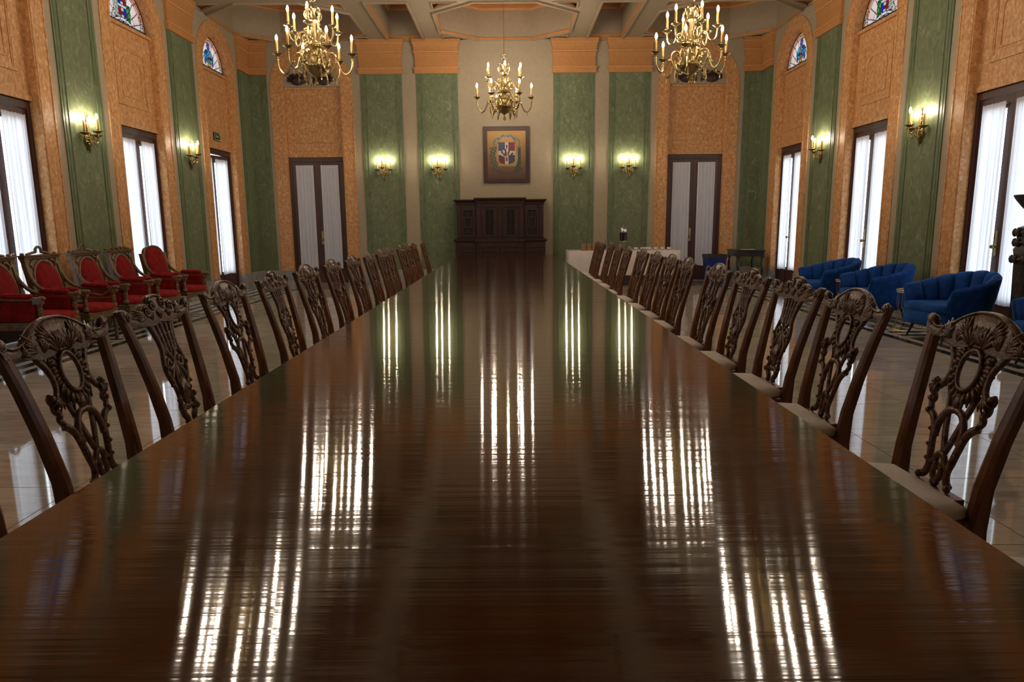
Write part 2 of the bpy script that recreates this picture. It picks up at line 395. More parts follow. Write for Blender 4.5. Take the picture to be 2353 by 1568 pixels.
CAP = [(4.68, 0.487, 0.075), (4.78, 0.495, 0.085), (4.785, 0.505, 0.10), (4.805, 0.505, 0.10), (4.81, 0.475, 0.062), (5.02, 0.475, 0.062), (5.11, 0.49, 0.08),
       (5.125, 0.508, 0.105), (5.15, 0.508, 0.105), (5.155, 0.488, 0.08), (5.24, 0.498, 0.10), (5.30, 0.515, 0.125), (5.305, 0.525, 0.14), (5.33, 0.525, 0.14), (5.4, 0.54, 0.155)]
def build_pilaster(wall, M, u0, u1, lip0=True, lip1=True):
    s = MB(M).box(u0, u1, 0.3, 4.7, 0, 0.010).build('pilaster', 'green', wall)
    m = MB(M)
    sides = ([u0] if lip0 else [])+([u1-0.115] if lip1 else [])
    for a in sides:
        m.box(a, a+0.115, 0.3, 4.7, 0.008, 0.014)
    m.build('pilaster_border', 'green_edge', s)
    for a in ([u0+0.115] if lip0 else [])+([u1-0.115-0.022] if lip1 else []):
        MB(M).box(a, a+0.022, 0.3, 4.7, 0.008, 0.021).build('pilaster_bead', 'green_edge', s)
    for a in ([u0+0.045] if lip0 else [])+([u1-0.065] if lip1 else []):
        MB(M).box(a, a+0.02, 0.3, 4.7, 0.012, 0.018).build('pilaster_bead', 'green_edge', s)
    def rings(sel):
        R = []
        for z, h_, d in sel:
            e = h_-0.465; d = d*0.8
            a, b = (u0-e if lip0 else u0), (u1+e if lip1 else u1)
            R.append([(a, z, 0), (b, z, 0), (b, z, d), (a, z, d)])
        return R
    MB(M).loft(rings(CAP)).build('capital', 'orange_paint', s)
    for z in (4.785, 5.127, 5.305):
        e = 0.048 if z < 5.3 else 0.064
        d = 0.088 if z < 5.3 else 0.117
        MB(M).box(u0-(e if lip0 else 0), u1+(e if lip1 else 0), z, z+0.018, 0, d).build('capital_lip', 'orange_lip', s)
    MB(M).box(u0-0.02 if lip0 else u0, u1+0.02 if lip1 else u1, 0, 0.32, 0, 0.035).build('plinth_block', 'marble_base', wall)
for p in PILS:
    build_pilaster(wall_left, ML, p-0.465, p+0.465); build_pilaster(wall_right, MR, p-0.465, p+0.465)
for p in BACKPILS: build_pilaster(wall_back, MBK, p-0.465, p+0.465)
build_pilaster(wall_left, ML, 15.49, D, True, False); build_pilaster(wall_right, MR, 15.49, D, True, False)
build_pilaster(wall_back, MBK, XL, XL+0.42, False, True); build_pilaster(wall_back, MBK, XR-0.42, XR, True, False)
def baseboard(name, M, bays, u0, u1):
    mb = MB(M); e = u0
    for c in sorted(bays): mb.box(e, c-0.92, 0, 0.3, 0, 0.014); e = c+0.92
    mb.box(e, u1, 0, 0.3, 0, 0.014); tag(mb.build(name, 'marble_base'), kind='structure')
baseboard('baseboard_left', ML, BAYS, YF, D); baseboard('baseboard_right', MR, BAYS, YF, D); baseboard('baseboard_back', MBK, BACKBAYS, XL, XR)

# ------------------------------------------------------------------ floor with slabs and inlay border
floor = MB().box(XL-0.3, XR+0.3, YF-0.3, D+0.3, -0.2, -0.012).build('floor', 'grout'); tag(floor, 'polished beige marble floor with a black striped border', kind='structure')
def slab(name, x0, x1, y0, y1, mat, g=0.0025):
    o = MB().box(-(x1-x0)/2+g, (x1-x0)/2-g, -(y1-y0)/2+g, (y1-y0)/2-g, -0.02, 0.0).build(name, mat, floor)
    o.location = ((x0+x1)/2, (y0+y1)/2, 0); return o
bx0, bx1 = X0-4.5, X0+4.5          # field of slabs inside the border
nx, ny = 12, 23; by0, by1 = YF, 14.75
proto = None
for i in range(nx):
    for j in range(ny):
        sx, sy = (bx1-bx0)/nx, (by1-by0)/ny
        if proto is None: proto = slab('floor_slab', bx0, bx0+sx, by0, by0+sy, 'floor_marble')
        else:
            o = proto.copy(); C.objects.link(o); o.location = (bx0+(i+0.5)*sx, by0+(j+0.5)*sy, 0)
# border: black and white inlay strips in woven blocks along the side walls and the end wall
PR = {}
def strip(x0, x1, y0, y1, black):
    key = (round(x1-x0, 3), round(y1-y0, 3), black)
    if key not in PR: PR[key] = slab('inlay_strip' if black else 'border_slab', x0, x1, y0, y1, 'inlay_black' if black else 'border_marble', 0.001)
    else:
        o = PR[key].copy(); C.objects.link(o); o.location = ((x0+x1)/2, (y0+y1)/2, 0)
def border_side(sgn):
    e = 4.5; f = lambda a, b: tuple(sorted((X0+sgn*a, X0+sgn*b)))
    y = 14.75
    strip(*f(e, e+0.11), 2.4, 14.75, True); strip(*f(e+0.11, e+0.20), 2.4, 14.75, False)
    wall_e = 5.785
    k = 0
    while y > 2.5:
        L = 1.62 if k % 2 == 0 else 0.72
        y0 = y-L
        if k % 2 == 0:
            a = e+0.20
            for q in range(3):
                strip(*f(a, a+0.125), y0, y, True); strip(*f(a+0.125, a+0.235), y0, y, False); a += 0.235
        else:
            b = y0
            for q in range(3):
                strip(*f(e+0.20, e+0.905), b, b+0.125, True); strip(*f(e+0.20, e+0.905), b+0.125, b+0.24, False); b += 0.24
        y = y0; k += 1
    strip(*f(e+0.905, e+1.0), y, 14.75, True); strip(*f(e+1.0, wall_e), y, 14.75, False)
border_side(-1); border_side(1)
xs0, xs1 = X0-4.5, X0+4.5
yy = 14.75
for q in range(5):
    strip(xs0-1.285, xs1+1.285, yy, yy+0.115, True); strip(xs0-1.285, xs1+1.285, yy+0.115, yy+0.24, False); yy += 0.24
strip(xs0-1.285, xs1+1.285, yy, D, False)

# ------------------------------------------------------------------ coffered ceiling
def octagon(cx, cy, hx, hy, kx, ky):
    return [(cx-hx+kx, cy-hy), (cx+hx-kx, cy-hy), (cx+hx, cy-hy+ky), (cx+hx, cy+hy-ky), (cx+hx-kx, cy+hy), (cx-hx+kx, cy+hy), (cx-hx, cy+hy-ky), (cx-hx, cy-hy+ky)]
def scaled(poly, d):
    cx = sum(p[0] for p in poly)/len(poly); cy = sum(p[1] for p in poly)/len(poly)
    mx = max(abs(p[0]-cx) for p in poly); my = max(abs(p[1]-cy) for p in poly)
    return [(cx+(x-cx)*(1+d/mx), cy+(y-cy)*(1+d/my)) for x, y in poly]
holes = []; coffers = []
ROWS = [14.775-3.09*k for k in range(6)]
for ry in ROWS:
    for cx in (-4.4, 0, 4.4):
        oc = octagon(X0+cx, ry, 1.38, 1.31, 0.80, 0.66); coffers.append(('oct', oc))
        for sx in (-1, 1):
            for sy in (-1, 1):
                kx, ky = X0+cx+sx*1.38, ry+sy*1.31
                t = [(kx, ky), (kx-sx*0.50, ky), (kx, ky-sy*0.42)]
                coffers.append(('tri', t if sx*sy > 0 else t[::-1]))
    for cx in (-2.2, 2.2):
        coffers.append(('rect', [(X0+cx-0.38, ry-1.31), (X0+cx+0.38, ry-1.31), (X0+cx+0.38, ry+1.29), (X0+cx-0.38, ry+1.29)]))
outer = [(XL-0.3, YF-0.3), (XR+0.3, YF-0.3), (XR+0.3, D+0.3), (XL-0.3, D+0.3)]
loops = [[Vector((x, y, 0)) for x, y in outer]]+[[Vector((x, y, 0)) for x, y in p] for _, p in coffers]
flat = [p for l in loops for p in l]
tris = geometry.tessellate_polygon(loops)
cm = MB(); cm.add([(p.x, p.y, H) for p in flat], [tuple(t) for t in tris])
ceiling = cm.build('ceiling', 'ceiling_cream', normals=False); tag(ceiling, 'coffered cream ceiling with orange trimmed octagons', kind='structure')
CP = {}
def coffer(kind, poly):
    cx = sum(p[0] for p in poly)/len(poly); cy = sum(p[1] for p in poly)/len(poly)
    if kind == 'tri': key = (kind, poly[0][0] > cx, poly[0][1] > cy, poly[1][0] > cx)
    else: key = kind
    if key in CP:
        part(CP[key], ceiling, (cx, cy, 0)); return
    P = [(x-cx, y-cy) for x, y in poly]
    dp = {'oct': 0.62, 'rect': 0.62, 'tri': 0.05}[kind]
    m = MB(); n = len(P)
    def shell(mb, P0, z0, P1, z1):
        mb.add([(x, y, z0) for x, y in P0]+[(x, y, z1) for x, y in P1], [(i, (i+1) % n, n+(i+1) % n, n+i) for i in range(n)])
    if kind == 'tri':
        shell(m, P, H, P, H+dp); m.add([(x, y, H+dp) for x, y in P], [tuple(range(n))])
        o = m.build('corner_panel', 'orange_paint', ceiling, normals=False)
        q = MB(); q.ring(scaled(P, -0.0), scaled(P, -0.05), H-0.02, H+0.012); q.build('panel_lip', 'ceiling_cream', o)
    else:
        shell(m, P, H, P, H+dp)
        o = m.build('coffer', 'ceiling_cream', ceiling, normals=False)
        q = MB(); I = scaled(P, -0.10); J = scaled(P, -0.22)
        shell(q, P, H+dp, I, H+dp+0.02); shell(q, I, H+dp+0.02, I, H+dp+0.2); shell(q, I, H+dp+0.2, J, H+dp+0.22); q.build('coffer_frieze', 'orange_paint', o, normals=False)
        q = MB(); shell(q, J, H+dp+0.22, J, H+dp+0.30); q.add([(x, y, H+dp+0.30) for x, y in J], [tuple(range(n))]); q.build('coffer_lid', 'orange_paint', o, normals=False)
        q = MB(); q.ring(P, scaled(P, -0.06), H+dp-0.02, H+dp+0.01); q.build('coffer_bead', 'orange_lip', o)
        q = MB(); q.ring(scaled(P, 0.035), scaled(P, -0.002), H-0.035, H+0.005); q.build('coffer_lip', 'ceiling_cream', o)
        q = MB(); q.ring(scaled(P, 0.0), scaled(P, -0.02), H-0.012, H+(0.03 if kind == 'oct' else 0.08)); q.build('coffer_trim', 'orange_paint', o)
    o.location = (cx, cy, 0)
    CP[key] = o
for k, p in coffers: coffer(k, p)
# roof slab over the coffers keeps daylight out
tag(MB().box(XL-0.3, XR+0.3, YF-0.3, D+0.3, H+1.05, H+1.2).build('ceiling_roof_slab', 'ceiling_cream'), 'roof slab above the coffered ceiling', kind='structure')
mb = MB(); mb.box(XL-0.3, XL-0.25, YF-0.3, D+0.3, H, H+1.1).box(XR+0.25, XR+0.3, YF-0.3, D+0.3, H, H+1.1).box(XL-0.3, XR+0.3, YF-0.3, YF-0.25, H, H+1.1).box(XL-0.3, XR+0.3, D+0.25, D+0.3, H, H+1.1)
tag(mb.build('wall_attic', 'ceiling_cream'), 'attic wall above the coffered ceiling', kind='structure')

# ------------------------------------------------------------------ glazed doors, sheer curtains
LW, STILE = 0.578, 0.10
def rel(M, u0, w0):
    b = M(u0, 0, w0)
    return lambda u, v, w: tuple(p-q for p, q in zip(M(u, v, w), b)), b
def leaf(M, c, side, door, wh, angle, handle):
    """side = +1: hinge at larger u"""
    hu = c+side*LW; R, base = rel(M, hu, wh)
    f = lambda a: hu-side*a        # a = distance from the hinge
    def bx(mb, a0, a1, v0, v1, w0, w1):
        p, q = sorted((f(a0), f(a1))); mb.box(p, q, v0, v1, w0, w1)
    m = MB(R)
    bx(m, 0, STILE, 0.01, 2.80, wh, wh+0.05); bx(m, LW-STILE, LW-0.002, 0.01, 2.80, wh, wh+0.05)
    bx(m, STILE, LW-STILE, 2.65, 2.80, wh, wh+0.05); bx(m, STILE, LW-STILE, 0.01, 0.40, wh, wh+0.05)
    o = m.build('door_leaf', 'door_wood', door, loc=base); o.rotation_euler = (0,0,angle)
    g = MB(R); bx(g, STILE-0.01, LW-STILE+0.01, 0.39, 2.66, wh+0.02, wh+0.026); g.build('glass_pane', 'window_glass', o)
    k = MB(R); bx(k, STILE+0.04, LW-STILE-0.04, 0.09, 0.33, wh+0.045, wh+0.062); k.build('kick_panel', 'door_wood', o)
    if handle:
        k = MB(R); bx(k, LW-0.06, LW-0.02, 0.92, 1.22, wh+0.048, wh+0.056); k.build('lock_plate', 'brass', o)
        k = MB(R); u = f(LW-0.04)
        rings = [[(u+r*math.cos(2*PI*i/10), 1.03+r*math.sin(2*PI*i/10), wh+0.05+d) for i in range(10)] for r, d in ((0.010, 0), (0.010, 0.03), (0.026, 0.04), (0.028, 0.055), (0.016, 0.07))]
        k.loft(rings); k.build('door_knob', 'brass', o, True)
    return o
def curtain(M, c, side, wh, angle, label, seed):
    hu = c+side*LW; R, base = rel(M, hu, wh)
    rnd = random.Random(seed); n = 96; a0, a1 = 0.088, LW-0.086
    ph = [rnd.uniform(0, 6.28) for _ in range(5)]; nf = rnd.uniform(11, 13)
    V = []; F = []; rows = [2.722, 2.705, 2.67, 2.45, 1.8, 1.1, 0.6, 0.40, 0.35]
    for r_, v in enumerate(rows):
        t = (2.73-v)/2.4
        for i in range(n+1):
            x = i/n
            fold = math.sin(2*PI*nf*x+ph[0]+0.8*math.sin(2*PI*2*x+ph[1]))*0.6+0.4*math.sin(2*PI*(nf*0.43)*x+ph[2]+t*0.8)
            amp = 0.010+0.010*t
            u = a0+(a1-a0)*x+0.006*math.sin(9*x+ph[3]+2*t)*t
            vv = v+(0.006*math.sin(2*PI*nf*x+ph[4]) if r_ == 0 else 0)+(0.01*math.sin(5*x+ph[2]) if r_ >= 7 else 0)
            V.append((hu-side*u, vv, wh+0.085+amp*fold))
    for r_ in range(len(rows)-1):
        for i in range(n): F.append((r_*(n+1)+i, r_*(n+1)+i+1, (r_+1)*(n+1)+i+1, (r_+1)*(n+1)+i))
    m = MB(R); m.add(V, F); o = m.build('sheer_curtain', 'sheer', None, 'all', loc=base, normals=False); o.rotation_euler = (0,0,angle)
    tag(o, label, 'curtain', 'sheer curtains on the glazed doors')
    k = MB(R); k.tube([(hu-side*0.06, 2.695, wh+0.07), (hu-side*(LW-0.06), 2.695, wh+0.07)], 0.005, 6)
    for a in (0.065, LW-0.065): k.tube([(hu-side*a, 2.695, wh+0.045), (hu-side*a, 2.695, wh+0.072)], 0.005, 6)
    k.build('curtain_rod', 'brass', o)
nd = 0
def door(M, c, where, ang=(0, 0), sgn=1):
    global nd; nd += 1
    d = empty('door_%d' % nd, M(c, 0, -0.16), 0, 'dark brown glazed double door '+where, None, None, 'structure')
    inv = d.location
    R = lambda u, v, w: tuple(p-q for p, q in zip(M(u, v, w), inv))
    m = MB(R); m.box(c-A, c-LW, 0, DT, -0.21, -0.115).box(c+LW, c+A, 0, DT, -0.21, -0.115).box(c-LW, c+LW, 2.805, DT, -0.21, -0.115)
    m.build('door_frame', 'door_wood', d)
    m = MB(R); m.box(c-LW, c+LW, 0, 0.012, -0.2, -0.13); m.build('threshold', 'marble_base', d)
    for k, s in enumerate((-1, 1)):
        l = leaf(M, c, s, d, -0.185, ang[k], s == sgn)
        l.location = Vector(l.location)-Vector(inv)
        nm = {(-1): 'nearer', 1: 'farther'}[s] if M is not MBK else {(-1): 'left', 1: 'right'}[s]
        curtain(M, c, s, -0.185, ang[k], 'sheer curtain, %s leaf, door %s' % (nm, where), nd*10+k)
WHL = ['next to the corner with the green exit sign, left wall', 'behind the farthest red armchairs, left wall', 'behind the nearest red armchairs, left wall', 'fourth from the far left corner', 'fifth from the far left corner']
WHR = ['beside the small dark table, right wall', 'behind the farthest blue chairs, right wall', 'behind the nearest blue chair, right wall', 'fourth from the far right corner', 'fifth from the far right corner']
for i, c in enumerate(BAYS):
    door(ML, c, WHL[i], ang=(math.radians(13), math.radians(-13)) if i == 0 else (0, 0), sgn=-1)
    door(MR, c, WHR[i], ang=(0, 0), sgn=1)
door(MBK, BACKBAYS[0], 'left of the cabinet in the end wall', sgn=1)
door(MBK, BACKBAYS[1], 'right of the cabinet in the end wall', sgn=-1)

# ------------------------------------------------------------------ stained glass lunettes
def lunette_regions(kind):
    rnd = random.Random(3 if kind == 'arms' else 5)
    peach = [(0.80,0.42,0.27), (0.85,0.50,0.36), (0.78,0.36,0.22), (0.86,0.55,0.46)]
    pale = [(0.95,0.80,0.76), (0.97,0.86,0.84), (0.93,0.76,0.70)]
    pts = []
    if kind == 'basket':
        for k in range(22):
            a, r = rnd.uniform(0, 2*PI), math.sqrt(rnd.random())
            x, y = 0.19*r*math.cos(a), 0.27+0.12*r*math.sin(a)
            pts.append((x, y, rnd.choice([(0.05,0.38,0.62), (0.08,0.52,0.62), (0.10,0.45,0.40), (0.02,0.16,0.55), (0.5,0.3,0.55)])))
        pts += [(0.02, 0.23, (0.85,0.03,0.03)), (-0.03, 0.26, (0.8,0.05,0.04)), (0.06, 0.27, (0.75,0.2,0.35))]
    def reg(u, v):
        r = math.hypot(u, v); th = math.atan2(v, u)/PI
        if r > 0.632: return None
        if v < 0.022: return ('b0', int((u+1)*5), (0.95,0.85,0.62))
        if v < 0.055: return ('b', int((u+1)*3.2), (0.66,0.36,0.34))
        if v < 0.07: return ('b2', int((u+1)*3.2), (0.60,0.25,0.14))
        if abs(abs(u)-0.535) < 0.05*(1-(v-0.07)/0.2) and v < 0.27: return ('o', (u > 0, int((v-0.07)/0.055)), (0.72,0.76,0.70))
        if r > 0.585: return ('r', int(th*11), peach[int(th*11) % 4])
        if r > 0.525: return ('s', int(th*9+0.5), peach[(int(th*9+0.5)+1) % 4])
        if kind == 'basket':
            if abs(u) < 0.05+0.03*abs(v-0.12)/0.06 and v < 0.175: return ('v', int(v/0.045), [(0.75,0.48,0.05), (0.55,0.30,0.05), (0.80,0.52,0.08), (0.5,0.3,0.1)][int(v/0.045) % 4])
            if (u/0.21)**2+((v-0.27)/0.13)**2 < 1:
                k = min(range(len(pts)), key=lambda q: (pts[q][0]-u)**2+(pts[q][1]-v)**2); return ('f', k, pts[k][2])
            for s in (-1, 1):
                if abs(u-s*0.165) < 0.03 and 0.12 < v < 0.26: return ('d', (s, int(v/0.05)), (0.02,0.15,0.6))
            if 0.38 < v < 0.53 and abs(u) < 0.022+0.05*abs(math.sin((v-0.38)*21)): return ('w', (int((v-0.38)/0.05), u > 0), (0.13,0.22,0.65))
        else:
            if abs(u) < 0.115 and 0.135 < v < 0.43 and not (v < 0.18 and abs(u) > 0.06+0.055*(v-0.135)/0.045):
                i = int((u+0.115)/0.0385); j = int((v-0.135)/0.05)
                if i in (2, 3) and j % 2 == 0 or j == 3: return ('c', (i, j), (0.92,0.90,0.95))
                return ('c', (i, j), (0.55,0.02,0.06) if (i < 3) == (j < 3) else (0.03,0.08,0.62))
            vr = 0.125-0.9*u*u
            if abs(u) < 0.24 and vr-0.03 < v < vr+0.012: return ('k', int((u+0.24)/0.16), (0.88,0.88,0.97))
            if -0.24 < u < -0.12 and 0.12 < v < 0.42: return ('l', (int((u+0.24)/0.045), int((v+u*0.4)/0.06)), [(0.45,0.80,0.66), (0.62,0.85,0.75), (0.93,0.70,0.60)][(int((u+0.24)/0.045)+int((v+u*0.4)/0.06)) % 3])
            if 0.12 < u < 0.22 and 0.11 < v < 0.36: return ('g', (int((u-0.12)/0.04), int((v-u*0.5)/0.08)), [(0.05,0.42,0.10), (0.03,0.30,0.08), (0.15,0.55,0.20)][(int((u-0.12)/0.04)+int((v-u*0.5)/0.08)) % 3])
        return ('p', (int(th*10), r > 0.33), pale[(int(th*10)+(r > 0.33)) % 3])
    return reg
LUN = {}; GL = 0.21
def lunette_meshes(kind):
    """cells of a fine grid grouped into panes; cells on a boundary become lead"""
    if kind in LUN: return LUN[kind]
    reg = lunette_regions(kind); st = 0.0115; n = 110; groups = {}; ids = {}
    for i in range(n):
        for j in range(56):
            u, v = -0.6325+(i+0.5)*st, (j+0.5)*st
            ids[i, j] = reg(u, v)
    lead = []
    for (i, j), g in ids.items():
        if g is None: continue
        nb = [ids.get((i+1, j)), ids.get((i, j+1))]
        if any(q is not None and q[:2] != g[:2] for q in nb) and (g[0] not in 'fcd' or (i+j) % 1 == 0): lead.append((i, j))
        else: groups.setdefault(g[:2], [g[2], []])[1].append((i, j))
    for key in [k_ for k_, g_ in groups.items() if len(g_[1]) < 3]: lead += groups.pop(key)[1]
    def cells(L, w0, w1):
        mb = MB()
        for i, j in L:
            u, v = -0.6325+i*st, j*st
            mb.add([(u, v, w1), (u+st, v, w1), (u+st, v+st, w1), (u, v+st, w1)], [(0, 1, 2, 3)])
        return mb
    LUN[kind] = (lead, groups, cells); return LUN[kind]
nw = 0
def lunette(M, c, kind, where, full):
    global nw; nw += 1
    base = M(c, SPR, -0.14)
    wo = empty('window_%d' % nw, base, 0, 'arched stained glass lunette window '+where, None, None, 'structure')
    R = lambda u, v, w: tuple(p-q for p, q in zip(M(u+c, v+SPR, w-0.14), base))
    lead, groups, cells = lunette_meshes(kind)
    allc = cells(lead, 0, 0)
    mb = MB(R); mb.v = [R(*p) for p in allc.v]; mb.f = allc.f; mb.build('lead_came', 'lead_came', wo, normals=False)
    for key, (col, L) in groups.items():
        q = cells(L, 0, 0); m2 = MB(); m2.v = [R(*p) for p in q.v]; m2.f = q.f
        o = m2.build('glass_pane', 'stained_glass', wo, normals=False); o.color = (*[min(1, GL*c_**1.35) for c_ in col], 1)
    m = MB(R); m.ring([(0.665*math.cos(PI*i/24), 0.665*math.sin(PI*i/24)) for i in range(25)], [(0.625*math.cos(PI*i/24), 0.625*math.sin(PI*i/24)) for i in range(25)], -0.02, 0.01, closed=False)
    m.box(-0.64, 0.64, -0.012, 0.008, -0.02, 0.02); m.build('window_frame', 'door_wood', wo)
for i, c in enumerate(BAYS):
    kd = 'basket' if i % 2 == 0 else 'arms'
    lunette(ML, c, kd, ['with a flower basket over the exit sign, left wall', 'with a shield over the second door, left wall', 'over the third door of the left wall', 'over the fourth door of the left wall', 'over the fifth door of the left wall'][i], i < 2)
    lunette(MR, c, kd, ['with a flower basket at the far right corner', 'with a shield over the second door, right wall', 'over the third door of the right wall', 'over the fourth door of the right wall', 'over the fifth door of the right wall'][i], i < 2)

# ------------------------------------------------------------------ carved reliefs over the end doors
def relief(c, label):
    y = D-0.0035
    t = empty('carved_relief', (c, y, SPR), 0, label, 'relief', 'carved reliefs over the end doors')
    for s in (-1, 1):
        m = MB()
        path = spline([(s*0.05, 0.30), (s*0.10, 0.20), (s*0.18, 0.13), (s*0.28, 0.12), (s*0.36, 0.14)], 6)
        rr = [0.03+0.075*min(i/18, 1) for i in range(len(path))]
        m.tube([(x, -0.05, z) for x, z in path], rr, 8, flat=((0,1,0), 0.45)); m.build('horn', 'carved_dark', t, True)
        g = MB(); rnd = random.Random(4)
        for k in range(34):
            a, r = rnd.uniform(0, 6.28), math.sqrt(rnd.random())
            g.ball((s*(0.42+0.10*r*math.cos(a)), -0.035-0.02*rnd.random(), 0.155+0.10*r*math.sin(a)*(1 if math.sin(a) > 0 else 0.75)), 0.026, 6, 4)
        g.build('grape_cluster', 'carved_dark', t, True)
        l = MB()
        for (x0, z0, x1, z1) in ((0.02,0.30,0.10,0.09), (0.05,0.26,0.06,0.07), (0.2,0.2,0.30,0.26), (0.12,0.22,0.2,0.27)):
            l.tube(spline([(s*x0, -0.02, z0), (s*(x0+x1)/2+s*0.015, -0.045, (z0+z1)/2), (s*x1, -0.03, z1), (s*(x1+0.01), -0.02, z1-0.01)], 4), 0.02, 6, flat=((0,1,0), 0.5))
        l.build('acanthus_leaf', 'carved_dark', t, True)
relief(BACKBAYS[0], 'dark carved fruit relief over the left end door')
relief(BACKBAYS[1], 'dark carved fruit relief over the right end door')

# ------------------------------------------------------------------ exit sign
def exit_sign():
    cy, cz = 14.40, 3.15
    t = empty('exit_sign', (XL-0.10, cy, cz-0.085), 0, 'small green exit sign above the ajar left door', 'sign')
    m = MB(); m.box(0, 0.02, -0.15, 0.15, 0, 0.17); m.build('sign_case', 'cabinet_dark', t)
    m = MB(); m.box(0.015, 0.024, -0.14, 0.14, 0.01, 0.16); m.build('sign_border', 'sign_white', t)
    m = MB(); m.box(0.02, 0.027, -0.13, 0.075, 0.02, 0.15); m.build('sign_panel', 'sign_green', t)
    cu = bpy.data.curves.new('sign_text', 'FONT'); cu.body = 'Salida'; cu.size = 0.062; cu.align_x = 'CENTER'; cu.align_y = 'CENTER'; cu.extrude = 0.001
    o = bpy.data.objects.new('sign_text', cu); C.objects.link(o)
    dg = bpy.context.evaluated_depsgraph_get(); dg.update()
    me = bpy.data.meshes.new_from_object(o.evaluated_get(dg)); bpy.data.objects.remove(o)
    me.materials.clear(); me.materials.append(MAT['sign_white'])
    q = bpy.data.objects.new('sign_text', me); C.objects.link(q); q.parent = t
    q.rotation_euler = (PI/2, 0, PI/2); q.location = (0.028, -0.028, 0.085)
    m = MB()      # running figure and door pictogram
    m.box(0.024, 0.028, 0.085, 0.09, 0.03, 0.14); m.ball((0.026, 0.108, 0.125), (0.003, 0.010, 0.010), 8, 5)
    for a, b, c_, d in ((0.108,0.112,0.104,0.07), (0.104,0.07,0.092,0.03), (0.104,0.07,0.125,0.045), (0.108,0.11,0.128,0.09)):
        m.tube([(0.026, a, b), (0.026, c_, d)], 0.0045, 5)
    m.build('sign_pictogram', 'sign_green', t)
exit_sign()

# ------------------------------------------------------------------ lamps: candle arms shared by chandeliers and sconces
def candle_parts(parent, x, z, glow='bulb_light'):
    """drip pan, sleeve and bulb standing at (x,0,z) of the arm"""
    m = MB(); m.lathe([(0.008, -0.05), (0.016, -0.045), (0.012, -0.025), (0.032, -0.026), (0.042, -0.012), (0.066, -0.002), (0.07, 0.006), (0.05, 0.010), (0.02, 0.012), (0.015, 0.03), (0.022, 0.04), (0.018, 0.048), (0.0, 0.048)], 12, (x, 0, z)); m.build('drip_pan', 'brass', parent, True)
    m = MB(); m.lathe([(0.0165, 0.04), (0.0165, 0.185), (0.013, 0.188), (0, 0.188)], 10, (x, 0, z)); m.build('candle_sleeve', 'candle', parent, True)
    m = MB(); m.lathe([(0.010, 0.186), (0.017, 0.202), (0.019, 0.220), (0.015, 0.243), (0.007, 0.262), (0, 0.272)], 7, (x, 0, z)); m.build('bulb', glow, parent, 'all')
def scroll(cx, cz, r0, r1, a0, turns, n=14):
    return [(cx+(r0+(r1-r0)*i/n)*math.cos(a0+turns*2*PI*i/n), 0, cz+(r0+(r1-r0)*i/n)*math.sin(a0+turns*2*PI*i/n)) for i in range(n+1)]
P3 = lambda pts, n=6: spline([(a, 0, b) for a, b in pts], n)
